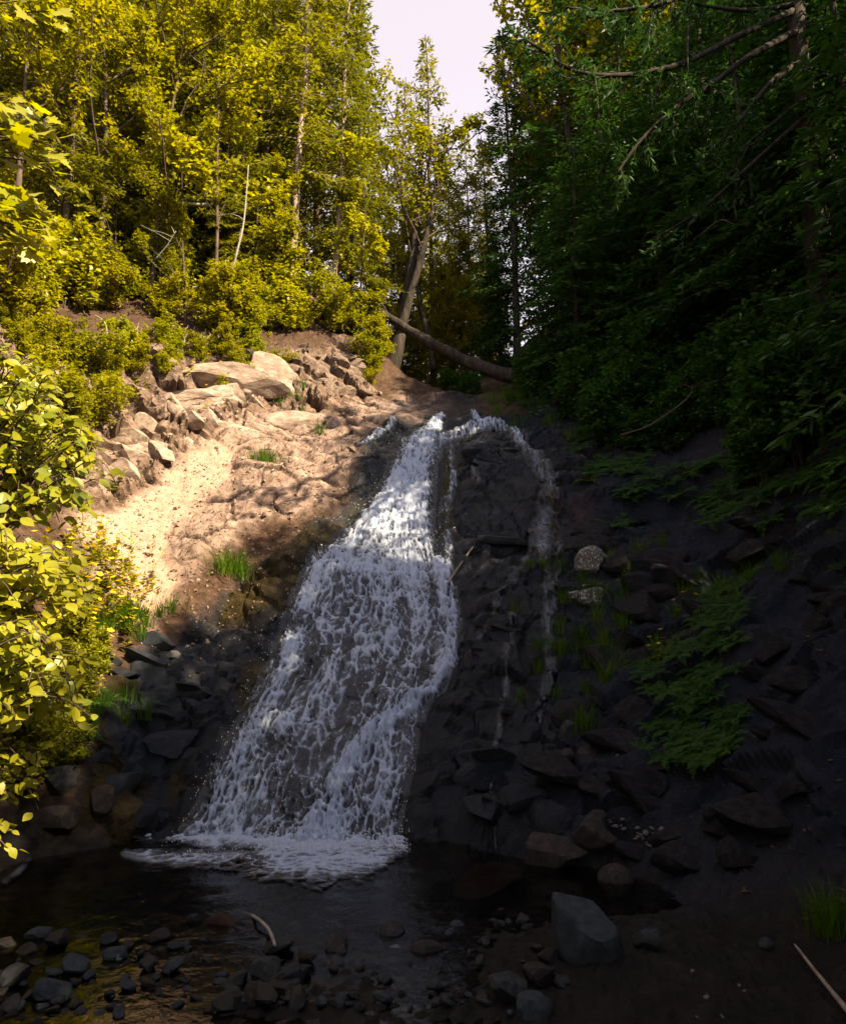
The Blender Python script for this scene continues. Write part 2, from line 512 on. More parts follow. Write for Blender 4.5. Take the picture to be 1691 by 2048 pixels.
# relief
sl_ = np.hypot(yy, zz)*1.0                        # runs up the slope
wx = xx+0.5*(fbm(xx*1.1, sl_*1.1, s=11, o=3)-0.5)
wy = sl_+0.5*(fbm(xx*1.1+7, sl_*1.1, s=12, o=3)-0.5)
strata = wy*2.1+0.55*wx+1.3*fbm(xx*0.5, sl_*0.5, s=21, o=2)
saw = strata-np.floor(strata)
ledge = (0.10*sm(0, 0.8, saw)-0.10*sm(0.86, 1.0, saw))
f1, f2, cid, vx_, vy_ = worley(wx*1.5+0.3*wy, wy*2.4, s=5, vec=True)
tilt1 = vx_*(np.modf(cid*37.7)[0]-.5)+vy_*(np.modf(cid*91.3)[0]-.5)
crack = sm(0.0, 0.10, f2-f1)
g1, g2, cid2, vx_, vy_ = worley(wx*4.2+wy, wy*6.1, s=9, vec=True)
tilt2 = vx_*(np.modf(cid2*37.7)[0]-.5)+vy_*(np.modf(cid2*91.3)[0]-.5)
crack2 = sm(0.0, 0.14, g2-g1)
big = (fbm(xx*0.8, sl_*0.8, s=31, o=4)-0.5)
fine = (fbm(xx*6, sl_*6, s=41, o=4)-0.5)
rel_dark = 0.42*big + 1.3*ledge + 0.07*(cid-0.5)*crack + 0.10*tilt1 - 0.04*(1-crack) + 0.05*(cid2-0.5)*crack2 + 0.07*tilt2 - 0.018*(1-crack2) + 0.07*fine
rel_slab = 0.50*big + 1.0*ledge + 0.06*(cid-0.5)*crack + 0.07*tilt1 + 0.03*tilt2 + 0.05*fine - 0.03*(1-crack)
rel_cliff = 0.5*big + 1.3*ledge + 0.24*(cid-0.5)*crack + 0.26*tilt1 - 0.10*(1-crack) + 0.14*(cid2-0.5)*crack2 + 0.16*tilt2 - 0.05*(1-crack2) + 0.08*fine
b1_, b2_, bc_, bvx, bvy = worley(yy*1.3+.4*fbm(yy, zz, s=81), zz*1.7, s=82, vec=True)
rel_bank = 0.5*(fbm(yy*.9, zz*.9, s=83, o=5)-.5)+0.16*(bc_-.5)*sm(0, .12, b2_-b1_)+.25*(bvx*(np.modf(bc_*37.7)[0]-.5)+bvy*(np.modf(bc_*91.3)[0]-.5))+.12*(fbm(yy*5, zz*5, s=84, o=4)-.5)
rel_soil = 0.34*(fbm(xx*0.9, yy*0.9, s=51, o=5)-0.5) + 0.06*fine
h1_, h2_, hc_ = worley(xx*13, yy*13, s=63)
rel_grav = 0.05*(fbm(xx*3, yy*3, s=61, o=3)-0.5)+0.03*fine+0.035*hc_*sm(.55, .05, h1_)
wS = SLAB*(1-ROCKR); wT = TRAIL
rel = rel_soil*soil + rel_grav*GRAVEL*(1-rockm) + rockm*(rel_dark*(1-wS)+rel_slab*wS)
rel = rel+rel_cliff*CLIFF+rel_bank*BANKR*soil
rel = rel*(1-0.7*wT)-0.03*wT*0
rel = rel*(1-0.72*infall)-0.07*infall
rel *= np.where(yy < 2.5, 0.4, 1)
PT = P0+nn*rel[..., None]
ny, nx = xx.shape
idx = np.arange(ny*nx).reshape(ny, nx)
quads = np.stack([idx[:-1, :-1], idx[:-1, 1:], idx[1:, 1:], idx[1:, :-1]], -1).reshape(-1, 4)
wetfall = np.clip(np.maximum(sm(-140, 10, falls_mask(ppx+jx*.7, ppy)), poly(ppx+jx*.8, ppy, [(880, 830), (1010, 830), (1130, 990), (1140, 1250), (1130, 1420), (1090, 1680), (1000, 1730), (780, 1700), (850, 1400), (920, 1290), (900, 1100), (880, 900)], 40)), 0, 1)*vis
wet = np.clip(np.maximum(np.maximum(wetfall, GRAVEL*0.5), ROCKR*0.3), 0, 1)
moss = np.clip(sm(0.50, 0.66, fbm(xx*2.2, sl_*1.6, s=71, o=4))*ROCKR*sm(900, 500, ppx)*0.9 + poly(ppx+jx, ppy+jy, [(480, 1190), (640, 1060), (700, 1010), (680, 1090), (600, 1180), (520, 1260), (430, 1260)], 30)*0.9, 0, 1)*vis*(1-sm(0, 20, falls_mask(ppx, ppy)))

def mat_ground():
    m, nt, out = newmat('ground_rock_and_soil')
    def A(n):
        a = N(nt, 'ShaderNodeAttribute'); a.attribute_name = n
        return a.outputs['Fac']
    tc = N(nt, 'ShaderNodeTexCoord').outputs['Object']
    def nz(scale, detail=8, rough=0.65, dist=0.0):
        n = N(nt, 'ShaderNodeTexNoise', i_Scale=scale, i_Detail=detail, i_Roughness=rough, i_Distortion=dist)
        nt.links.new(tc, n.inputs['Vector']); return n.outputs[0]
    nA, nB, nC = nz(1.6, 8, .7, .6), nz(7, 9, .75, .4), nz(38, 6, .7)
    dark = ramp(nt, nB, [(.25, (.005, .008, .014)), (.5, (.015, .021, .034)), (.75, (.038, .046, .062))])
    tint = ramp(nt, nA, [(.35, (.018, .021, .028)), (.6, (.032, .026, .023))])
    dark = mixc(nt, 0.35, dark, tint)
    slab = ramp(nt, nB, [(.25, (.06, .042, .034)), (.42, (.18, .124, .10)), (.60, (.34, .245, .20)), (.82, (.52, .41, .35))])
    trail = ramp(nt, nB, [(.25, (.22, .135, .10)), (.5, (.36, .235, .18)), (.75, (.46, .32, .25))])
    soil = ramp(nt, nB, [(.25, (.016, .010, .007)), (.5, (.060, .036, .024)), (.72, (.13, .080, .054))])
    grav = ramp(nt, nB, [(.25, (.006, .005, .005)), (.5, (.017, .014, .012)), (.75, (.038, .033, .029))])
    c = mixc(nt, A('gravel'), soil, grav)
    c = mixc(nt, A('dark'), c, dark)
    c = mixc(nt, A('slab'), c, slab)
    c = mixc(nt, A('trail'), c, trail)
    cliff = ramp(nt, nB, [(.25, (.045, .030, .022)), (.45, (.15, .10, .075)), (.62, (.27, .20, .16)), (.85, (.40, .33, .28))])
    c = mixc(nt, A('cliff'), c, cliff)
    mossc = ramp(nt, nC, [(.3, (.010, .010, .003)), (.6, (.048, .032, .009))])
    c = mixc(nt, A('moss'), c, mossc)
    c = mixc(nt, A('crack'), c, (.045, .030, .022))
    # wet rock is darker
    mul = N(nt, 'ShaderNodeMix'); mul.data_type = 'RGBA'; mul.blend_type = 'MULTIPLY'
    nt.links.new(A('wet'), mul.inputs[0]); nt.links.new(c, mul.inputs[6]); mul.inputs[7].default_value = (.50, .52, .58, 1)
    p = N(nt, 'ShaderNodeBsdfPrincipled')
    nt.links.new(mul.outputs[2], p.inputs['Base Color'])
    mr = N(nt, 'ShaderNodeMapRange'); mr.inputs['To Min'].default_value = 0.9; mr.inputs['To Max'].default_value = 0.24
    nt.links.new(A('wet'), mr.inputs[0])
    nt.links.new(mr.outputs[0], p.inputs['Roughness'])
    ms_ = N(nt, 'ShaderNodeMath', operation='MULTIPLY_ADD'); ms_.inputs[1].default_value = .20; ms_.inputs[2].default_value = .06
    nt.links.new(A('wet'), ms_.inputs[0]); nt.links.new(ms_.outputs[0], p.inputs['Specular IOR Level'])
    b1 = N(nt, 'ShaderNodeBump', i_Strength=0.9, i_Distance=0.05); nt.links.new(nB, b1.inputs['Height'])
    b2 = N(nt, 'ShaderNodeBump', i_Strength=0.7, i_Distance=0.012); nt.links.new(nC, b2.inputs['Height'])
    nt.links.new(b1.outputs[0], b2.inputs['Normal']); nt.links.new(b2.outputs[0], p.inputs['Normal'])
    nt.links.new(p.outputs[0], out.inputs[0])
    return m
M_ground = mat_ground()
flat = lambda a: np.broadcast_to(a, xx.shape).ravel()
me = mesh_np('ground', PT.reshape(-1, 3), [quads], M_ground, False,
             {'wet': flat(wet), 'slab': flat(np.clip(SLAB*1.0, 0, 1)*(1-0.0*ROCKR)), 'trail': flat(TRAIL), 'dark': flat(np.maximum(ROCKR, np.maximum(BANKR, sm(1.2, 2.6, xx)*.9*vis*(1-GRAVEL)))), 'gravel': flat(GRAVEL), 'moss': flat(moss), 'cliff': flat(CLIFF), 'crack': flat(np.clip((1-crack)+.5*(1-crack2)+sm(.84, .93, saw)*(1-sm(.97, 1, saw)), 0, 1)*np.maximum(SLAB*(1-TRAIL), CLIFF))})  # 'dark': wet bedrock, plus the right bank's shade painted into its soil colour
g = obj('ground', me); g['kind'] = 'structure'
def rel_at(x, y):
    i = np.clip(np.searchsorted(TX, x)-1, 0, nx-2); j = np.clip(np.searchsorted(TY, y)-1, 0, ny-2)
    fx = (x-TX[i])/(TX[i+1]-TX[i]); fy = (y-TY[j])/(TY[j+1]-TY[j])
    return (rel[j, i]*(1-fx)+rel[j, i+1]*fx)*(1-fy)+(rel[j+1, i]*(1-fx)+rel[j+1, i+1]*fx)*fy
def Hd(x, y):
    """height of the finished ground (nearest vertex)"""
    i = np.clip(np.searchsorted(TX, x), 0, nx-1); j = np.clip(np.searchsorted(TY, y), 0, ny-1)
    return PT[j, i, 2]

# ------------------------------------------------------------------ water
def mat_water(name, foam=True, tint=(.55, .62, .62), bump=0.25, bscale=14.0):
    m, nt, out = newmat(name)
    tc = N(nt, 'ShaderNodeTexCoord').outputs['Object']
    n = N(nt, 'ShaderNodeTexNoise', i_Scale=bscale, i_Detail=4, i_Roughness=.6, i_Distortion=.5)
    nt.links.new(tc, n.inputs['Vector'])
    b = N(nt, 'ShaderNodeBump', i_Strength=bump, i_Distance=0.03); nt.links.new(n.outputs[0], b.inputs['Height'])
    tr = N(nt, 'ShaderNodeBsdfTransparent'); tr.inputs[0].default_value = (*tint, 1)
    gl = N(nt, 'ShaderNodeBsdfGlossy'); gl.inputs['Roughness'].default_value = 0.08; gl.inputs[0].default_value = (1, 1, 1, 1)
    nt.links.new(b.outputs[0], gl.inputs['Normal'])
    fr = N(nt, 'ShaderNodeFresnel', i_IOR=1.33); nt.links.new(b.outputs[0], fr.inputs['Normal'])
    mx = N(nt, 'ShaderNodeMixShader')
    nt.links.new(fr.outputs[0], mx.inputs[0]); nt.links.new(tr.outputs[0], mx.inputs[1]); nt.links.new(gl.outputs[0], mx.inputs[2])
    res = mx.outputs[0]
    if foam:
        a = N(nt, 'ShaderNodeAttribute'); a.attribute_name = 'foam'
        nf = N(nt, 'ShaderNodeTexNoise', i_Scale=26.0, i_Detail=5, i_Roughness=.7); nt.links.new(tc, nf.inputs['Vector'])
        ms = N(nt, 'ShaderNodeMath', operation='MULTIPLY_ADD'); ms.inputs[1].default_value = 0.55; ms.inputs[2].default_value = -0.275
        nt.links.new(nf.outputs[0], ms.inputs[0])
        ad = N(nt, 'ShaderNodeMath', operation='ADD'); nt.links.new(a.outputs['Fac'], ad.inputs[0]); nt.links.new(ms.outputs[0], ad.inputs[1])
        f = ramp(nt, ad.outputs[0], [(.04, (0, 0, 0)), (.38, (.26, .26, .26)), (.90, (1, 1, 1))])
        df = N(nt, 'ShaderNodeBsdfDiffuse'); df.inputs[0].default_value = (.47, .53, .68, 1)
        nt.links.new(b.outputs[0], df.inputs['Normal'])
        tl = N(nt, 'ShaderNodeBsdfTranslucent'); tl.inputs[0].default_value = (.5, .54, .64, 1)
        mf = N(nt, 'ShaderNodeMixShader', ); mf.inputs[0].default_value = 0.25
        nt.links.new(df.outputs[0], mf.inputs[1]); nt.links.new(tl.outputs[0], mf.inputs[2])
        m2 = N(nt, 'ShaderNodeMixShader')
        nt.links.new(f, m2.inputs[0]); nt.links.new(res, m2.inputs[1]); nt.links.new(mf.outputs[0], m2.inputs[2])
        res = m2.outputs[0]
    nt.links.new(res, out.inputs[0])
    return m
M_fall = mat_water('falling_water', True, (.62, .68, .72), 0.35, 22)
M_pool = mat_water('pool_water', False, (.50, .47, .40), 0.30, 7)
M_foam = mat_water('pool_foam', True, (.95, .95, .95), 0.3, 18)

def foam_net(s, t, seed):
    """white net of torn strands; t runs down the flow"""
    w1 = fbm(s*2.2, t*1.3, s=seed, o=4)-0.5
    w2 = fbm(s*2.2+13, t*1.3+5, s=seed+1, o=4)-0.5
    a, b, c = worley(s*8.5+3.2*w1, t*4.6+3.2*w2, seed+2)
    net = sm(0.30, 0.02, b-a)
    a2, b2, c2 = worley(s*19+5*w2, t*10+5*w1, seed+3)
    net2 = sm(0.35, 0.03, b2-a2)
    strands = 1-np.abs(2*fbm(s*13+2.2*w1, t*1.7+w2*1.6, s=seed+5, o=5)-1)
    strands = sm(0.62, 0.98, strands)
    puff = fbm(s*3.2+w1, t*2.0+w2, s=seed+6, o=4)
    fine = fbm(s*22, t*14, s=seed+8, o=3)
    return net, net2, strands, puff, fine

def build_fall():
    pxs = np.arange(350, 1132, 2.4); pys = np.arange(822, 1716, 2.4)
    PY, PX = np.meshgrid(pys, pxs, indexing='ij')
    D = water_density(PX, PY)
    Pw = hit(PX, PY, 5.8, 16)
    x, y, z = Pw[..., 0], Pw[..., 1], Pw[..., 2]
    n = Nrm(x, y, 0.25)
    # flow coordinates: across (follows the widening of the fall) and along
    c = np.interp(PY, EDGE[:, 0], (EDGE[:, 1]+EDGE[:, 2])/2); hw = np.interp(PY, EDGE[:, 0], (EDGE[:, 2]-EDGE[:, 1])/2)
    u = (PX-c)/hw*0.75+0.45*x
    t = np.hypot(y-6.5, z)
    net, net2, strands, puff, fine = foam_net(u, t, 100)
    tex = 0.46*net+0.32*net2+0.44*strands+0.9*(puff-0.5)+0.6*(fine-0.5)+.02
    top = sm(1230, 1020, PY)
    tex = tex*(1-0.2*top)+0.14*top
    foam = np.clip(D*1.30-0.86+tex*(0.66+1.0*D), 0, 1)*sm(0.02, 0.25, D)
    side = sm(910, 925, PX)*sm(890, 920, PY)
    foam = np.maximum(foam, .06*sm(.2, .6, D)+.08*sm(.1, .5, D)*(puff-.3))*(1-.55*side)
    lift = 0.008+(0.05*D*D*1.4+0.09*D*(tex-0.2)*sm(.2, .6, D)+0.05*D*D*(puff-0.5))*(1-.75*side)
    Pw = Pw+n*(lift+rel_at(x, y))[..., None]
    ny_, nx_ = D.shape
    ii = np.arange(ny_*nx_).reshape(ny_, nx_)
    q = np.stack([ii[:-1, :-1], ii[1:, :-1], ii[1:, 1:], ii[:-1, 1:]], -1).reshape(-1, 4)
    Df = D.ravel()
    q = q[Df[q].max(1) > 0.07]
    e = np.linalg.norm(Pw.reshape(-1, 3)[q[:, 0]]-Pw.reshape(-1, 3)[q[:, 2]], axis=1)
    q = q[e < 0.4]
    used = np.unique(q); remap = np.full(ny_*nx_, -1); remap[used] = np.arange(len(used))
    me = mesh_np('waterfall', Pw.reshape(-1, 3)[used], [remap[q]], M_fall, True, {'foam': foam.ravel()[used]})
    o = obj('waterfall', me)
    tag(o, 'white cascade of water sliding down the dark rock slope', 'waterfall', kind='structure')
build_fall()

def build_pool():
    xs = np.arange(-5.0, 3.2, 0.05); ys = np.arange(2.4, 7.2, 0.05)
    Y, X = np.meshgrid(ys, xs, indexing='ij')
    amp = 0.004+0.028*sm(1.6, 0.1, np.hypot((X+0.7)/1.6, (Y-6.45)/0.9))
    Z = amp*2*(fbm(X*5, Y*7, s=201, o=3)-0.5)
    ii = np.arange(X.size).reshape(X.shape)
    q = np.stack([ii[:-1, :-1], ii[:-1, 1:], ii[1:, 1:], ii[1:, :-1]], -1).reshape(-1, 4)
    o = obj('pool_water', mesh_np('pool_water', np.stack([X, Y, Z], -1).reshape(-1, 3), [q], M_pool, True)); o['kind'] = 'structure'
    # foam floating below the fall
    xs = np.arange(-3.9, 0.9, 0.011); ys = np.arange(4.9, 6.95, 0.011)
    Y, X = np.meshgrid(ys, xs, indexing='ij')
    px, py = project(np.stack([X, Y, 0*X], -1))
    D = 0.90*sm(1.25, 0.1, seg_d(px, py, [(540, 1690, 26), (620, 1694, 34), (700, 1694, 34), (800, 1684, 16)]))
    D = np.maximum(D, 0.8*sm(1.3, 0.1, seg_d(px, py, [(380, 1650, 26), (460, 1680, 20), (540, 1690, 22)])))
    D = np.maximum(D, 0.74*sm(1.5, 0.0, seg_d(px, py, [(540, 1722, 40), (640, 1730, 52), (720, 1720, 46), (800, 1696, 22)])))
    D = np.maximum(D, 0.72*sm(1.4, 0.1, seg_d(px, py, [(270, 1672, 10), (350, 1672, 16), (430, 1690, 20)])))
    D = np.maximum(D, 0.62*sm(1.3, 0.3, seg_d(px, py, [(245, 1664, 7), (200, 1674, 16), (150, 1690, 10), (110, 1702, 6)])))
    D = np.maximum(D, 0.42*sm(1.2, 0.4, seg_d(px, py, [(60, 1720, 8), (40, 1745, 8), (10, 1765, 10)])))
    D = np.maximum(D, 0.52*sm(1.4, 0.0, seg_d(px, py, [(250, 1710, 16), (350, 1722, 22), (480, 1722, 26), (560, 1740, 24)])))
    D = np.maximum(D, 0.52*sm(1.4, 0.0, seg_d(px, py, [(500, 1745, 22), (640, 1750, 22), (760, 1730, 14)])))
    net, net2, strands, puff, fine = foam_net(X*0.7, Y*2.0, 300)
    tex = 0.62*net+0.36*net2+0.2*strands+0.9*(puff-0.5)+0.5*(fine-0.5)
    calm = sm(300, 240, px)
    tex = tex*(1-calm)+calm*(0.42+0.9*(puff-0.5))
    foam = np.clip(D*1.25-0.72+tex*(0.4+0.8*D)+0.05, 0, 1)*sm(0.05, 0.3, D)
    Z = 0.012+2*(0.004+0.028*sm(1.6, 0.1, np.hypot((X+0.7)/1.6, (Y-6.45)/0.9)))*(fbm(X*5, Y*7, s=201, o=3)-0.5)+0.035*D*foam*(puff+net*0.5)
    ii = np.arange(X.size).reshape(X.shape)
    q = np.stack([ii[:-1, :-1], ii[:-1, 1:], ii[1:, 1:], ii[1:, :-1]], -1).reshape(-1, 4)
    q = q[foam.ravel()[q].max(1) > 0.06]
    used = np.unique(q); remap = np.full(X.size, -1); remap[used] = np.arange(len(used))
    o = obj('foam', mesh_np('foam', np.stack([X, Y, Z], -1).reshape(-1, 3)[used], [remap[q]], M_foam, True, {'foam': foam.ravel()[used]}))
    tag(o, 'white foam spreading over the pool at the foot of the waterfall', 'foam', kind='stuff')
build_pool()

def build_spray():
    # drops thrown off the edges of the fall and out of the pool
    t = np.array([(1, 1, 1), (1, -1, -1), (-1, 1, -1), (-1, -1, 1), (1.6, 0, 0), (-1.6, 0, 0), (0, 1.6, 0), (0, -1.6, 0), (0, 0, 1.6), (0, 0, -1.6)])
    oc = np.array([(1.0, 0, 0), (-1, 0, 0), (0, 1, 0), (0, -1, 0), (0, 0, 1.4), (0, 0, -1.4)])
    of = np.array([(0, 2, 4), (2, 1, 4), (1, 3, 4), (3, 0, 4), (2, 0, 5), (1, 2, 5), (3, 1, 5), (0, 3, 5)])
    mb = MB()
    n = 700
    py = rng.uniform(860, 1690, n); side = rng.random(n)
    l = np.interp(py, EDGE[:, 0], EDGE[:, 1]); r = np.interp(py, EDGE[:, 0], EDGE[:, 2])
    px = np.where(side < .35, l+rng.normal(4, 14, n), np.where(side < .5, r+rng.normal(-4, 9, n), rng.uniform(l, r)))
    B = hit(px, py, 5.8, 16); nrm = Nrm(B[:, 0], B[:, 1])
    B = B+nrm*(0.05+np.abs(rng.normal(0, .045, n)))[:, None]
    n2 = 900
    C = np.stack([rng.normal(-0.75, 0.55, n2), rng.normal(6.35, 0.16, n2), np.abs(rng.normal(0.03, 0.07, n2))], -1)
    C = C[(C[:, 0] > -2.1) & (C[:, 0] < -0.1)]
    for p in np.concatenate([B, C]):
        mb.add(oc*rng.uniform(.002, .006)+p, [of])
    m, nt, out = newmat('spray_drops')
    p = N(nt, 'ShaderNodeBsdfPrincipled'); p.inputs['Base Color'].default_value = (.8, .8, .8, 1); p.inputs['Roughness'].default_value = .3
    nt.links.new(p.outputs[0], out.inputs[0])
    o = obj('spray', mb.mesh('spray', m, True))
    tag(o, 'white drops of spray thrown off the waterfall', 'spray', kind='stuff')
build_spray()

# ------------------------------------------------------------------ rocks
import bmesh
def ico(sub):
    bm = bmesh.new(); bmesh.ops.create_icosphere(bm, subdivisions=sub, radius=1.0)
    V = np.array([v.co[:] for v in bm.verts]); Fc = np.array([[v.index for v in f.verts] for f in bm.faces]); bm.free()
    return V, Fc
ICO = {k: ico(k) for k in (2, 3, 4)}

def rock_mesh(name, seed, sub, mat, dims=(1, .8, .7), chips=12, rough=0.05, depth=(.55, .9), smooth=False):
    r = np.random.default_rng(seed)
    V, Fc = ICO[sub]; V = V.copy()
    for _ in range(chips):
        n = r.normal(size=3); n /= np.linalg.norm(n)
        d = r.uniform(*depth)
        over = V@n-d
        V -= np.where(over > 0, over, 0)[:, None]*n*0.96
    V *= np.array(dims)
    nrm = V/np.linalg.norm(V, axis=1)[:, None]
    h = fbm(V[:, 0]*2.2+seed, V[:, 1]*2.2, V[:, 2]*2.2, o=4, s=seed)-0.5
    h2 = fbm(V[:, 0]*7+seed, V[:, 1]*7, V[:, 2]*7, o=3, s=seed+5)-0.5
    V += nrm*(rough*2*h+rough*0.8*h2)[:, None]
    return mesh_np(name, V, [Fc], mat, smooth)

M_rock_grey = mat_noise('grey_rock', [(.25, (.015, .017, .019)), (.5, (.036, .038, .040)), (.75, (.064, .066, .068))], 5, .6, .8, 34)
M_rock_blue = mat_noise('slate_rock', [(.25, (.017, .022, .026)), (.5, (.034, .042, .049)), (.75, (.058, .066, .074))], 4, .5, .75, 40)
M_rock_brown = mat_noise('brown_rock', [(.25, (.018, .015, .014)), (.5, (.040, .033, .030)), (.75, (.075, .064, .058))], 5, .7, .85, 34)
M_rock_red = mat_noise('rust_rock', [(.25, (.015, .009, .008)), (.5, (.038, .020, .016)), (.75, (.06, .04, .033))], 4, .6, .6, 30)
M_rock_pale = mat_noise('pale_rock', [(.25, (.07, .068, .070)), (.5, (.14, .135, .135)), (.75, (.23, .225, .225))], 5, .6, .8, 36)
M_rock_lich = mat_noise('lichen_rock', [(.25, (.05, .045, .04)), (.5, (.10, .09, .08)), (.75, (.16, .145, .13))], 5, .7, .85, 34, lichen=((.42, .42, .40), 9.0, .53))
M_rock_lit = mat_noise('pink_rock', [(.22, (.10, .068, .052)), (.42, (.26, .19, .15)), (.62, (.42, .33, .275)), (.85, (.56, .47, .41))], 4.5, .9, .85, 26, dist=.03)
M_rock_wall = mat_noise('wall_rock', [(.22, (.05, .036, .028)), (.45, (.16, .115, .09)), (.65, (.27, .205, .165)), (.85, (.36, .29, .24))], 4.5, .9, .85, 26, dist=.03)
M_stones = [mat_noise('wet_stone_dark', [(.25, (.004, .005, .006)), (.5, (.011, .012, .015)), (.8, (.030, .032, .038))], 4, .4, .45, 40, spec=.28),
            mat_noise('wet_stone_blue', [(.25, (.007, .010, .014)), (.5, (.017, .022, .029)), (.8, (.038, .047, .058))], 4, .4, .5, 40, spec=.28),
            mat_noise('wet_stone_brown', [(.25, (.006, .005, .005)), (.5, (.014, .011, .010)), (.8, (.032, .026, .023))], 4, .4, .5, 40, spec=.28)]

def put_rock(name, me, px, pyb, wpx, label, group=None, cat='rock', sink=.25, rz=None, tilt=0.0, asp=(1, 1, 1), parent=None):
    """me spans about 2 units across; pyb is the pixel row of its foot"""
    p = hit(px, pyb, 2.6, 30)
    d = p[1]*CT+(p[2]-CAMZ)*ST
    s = wpx*d/F/2
    o = obj(name, me, parent, (p[0], p[1]+s*.4*asp[1], p[2]+s*asp[2]*(.7-sink)),
            (random.uniform(-tilt, tilt), random.uniform(-tilt, tilt), random.uniform(0, 6.28) if rz is None else rz), (s*asp[0], s*asp[1], s*asp[2]))
    if label: tag(o, label, cat, group)
    return o
RK = lambda i, m, **k: rock_mesh('rock', 900+i, 4, m, **k)
put_rock('boulder', RK(1, M_rock_blue, dims=(1.25, .9, 1.3), chips=11, depth=(.36, .62), rough=.02), 1170, 1932, 165, 'large grey angular boulder standing alone right of the pool', cat='boulder', rz=.5, tilt=.1)
put_rock('boulder', RK(2, M_rock_brown, dims=(1.2, .9, .8), chips=12, depth=(.4, .7)), 1125, 1762, 165, 'tan grey boulder with a ridged top at the foot of the rock face', cat='boulder', rz=.2, tilt=.15)
put_rock('boulder', RK(3, M_rock_brown, dims=(1, .9, .8)), 1205, 1712, 105, 'brown boulder wedged behind the tan ridged boulder', cat='boulder', tilt=.2)
put_rock('boulder', RK(4, M_rock_brown, dims=(.9, .9, 1), chips=8), 1237, 1800, 84, 'rounded brown boulder just right of the tan ridged boulder', cat='boulder', tilt=.2)
put_rock('boulder', RK(5, M_rock_red, dims=(1, .7, .5), chips=8), 985, 1822, 170, 'low dark rust stained boulder under the rock overhang', cat='boulder', tilt=.1, rz=.1)
put_rock('boulder', RK(6, M_rock_blue, dims=(1, .8, .8), chips=6, rough=.03), 868, 1822, 115, 'smooth blue grey boulder half in the pool edge', cat='boulder', tilt=.2, rz=2.2)
put_rock('boulder', RK(7, M_rock_lich, dims=(.8, .8, .9), chips=10), 1186, 1156, 84, 'upright boulder spotted with pale lichen right of the thin trickle', cat='boulder', sink=.2, tilt=.2)
put_rock('boulder', RK(8, M_rock_lich, dims=(1, .7, .5), chips=10), 1178, 1212, 110, 'low lichen spotted rock below the upright lichen boulder', cat='boulder', sink=.35, tilt=.2)
put_rock('boulder', RK(9, M_rock_grey, dims=(.8, .7, 1)), 1140, 1488, 62, 'small grey block at the lower end of the thin trickle', cat='rock', tilt=.2)
put_rock('boulder', RK(10, M_rock_brown, dims=(1, .7, .45)), 1186, 1530, 80, 'flat brown slab beside a grass tuft on the lower rock face', cat='rock', tilt=.2)
put_rock('boulder', RK(11, M_rock_brown, dims=(1, .7, .5)), 1136, 1552, 66, 'flat brown slab left of the grass tuft slab', cat='rock', tilt=.2)
put_rock('boulder', RK(12, M_rock_grey, dims=(1, .9, .7)), 1300, 1905, 68, 'small mossy grey rock right of the large angular boulder', cat='rock', tilt=.2)
put_rock('boulder', RK(13, M_rock_grey), 1532, 1900, 34, 'fist sized grey stone alone on the dark ground at right', cat='stone', tilt=.2)
put_rock('boulder', RK(14, M_rock_brown, dims=(1, .8, .6)), 100, 1668, 105, 'brown rock at the left pool edge under the bushes', cat='rock', tilt=.2)
put_rock('boulder', RK(15, M_rock_brown, dims=(.9, .8, .8)), 200, 1618, 84, 'dark brown rock above the foam strip at left', cat='rock', tilt=.2)
put_rock('boulder', RK(16, M_rock_grey, dims=(1, .8, .7)), 110, 1590, 90, 'shaded rock behind the brown rock at the left pool edge', cat='rock', tilt=.2)
put_rock('boulder', RK(17, M_rock_pale, dims=(1, .7, .7)), 346, 1322, 32, 'single pale pinkish stone lying on the slope left of the waterfall', cat='stone', tilt=.2)
put_rock('boulder', RK(18, M_rock_grey, dims=(1, .8, .6)), 1020, 2014, 110, 'grey stone near the bottom edge below the large angular boulder', cat='stone', tilt=.2)
put_rock('boulder', RK(19, M_rock_blue, dims=(1, .8, .8)), 1066, 2050, 80, 'blue grey stone cut by the bottom edge', cat='stone', tilt=.2)
put_rock('boulder', RK(20, M_rock_pale, dims=(1, .8, .8)), 586, 1874, 38, 'pale stone right of the curved twig in the stream', cat='stone', tilt=.2)
put_rock('boulder', RK(21, M_rock_pale, dims=(1, .8, .8)), 236, 1930, 40, 'pale stone among dark stones at lower left', cat='stone', tilt=.2)
put_rock('boulder', RK(22, M_rock_grey, dims=(1, .7, .55)), 528, 1976, 100, 'broad grey stone just below the curved twig', cat='stone', tilt=.15)
put_rock('boulder', RK(23, M_rock_brown, dims=(.8, .7, .9)), 512, 2022, 74, 'tan block leaning below the broad grey stone', cat='stone', tilt=.3)
put_rock('boulder', RK(24, M_rock_red, dims=(1, .7, .5)), 440, 1872, 84, 'dark reddish stone at the left end of the curved twig', cat='stone', tilt=.2)
put_rock('boulder', RK(25, M_rock_red, dims=(1, .7, .5)), 448, 1822, 78, 'wet reddish stone lying in shallow water mid pool', cat='stone', tilt=.2)
put_rock('boulder', RK(26, M_rock_pale, dims=(1, .8, .8)), 791, 1912, 28, 'small pale stone standing out in the dark gravel', cat='stone', tilt=.2)
put_rock('boulder', RK(27, M_rock_blue, dims=(1, .8, .6)), 95, 2014, 90, 'flat blue grey stone at the lower left corner', cat='stone', tilt=.2)
put_rock('boulder', RK(28, M_rock_blue, dims=(1, .8, .7)), 145, 1958, 62, 'slate block beside the flat stone at lower left', cat='stone', tilt=.2)

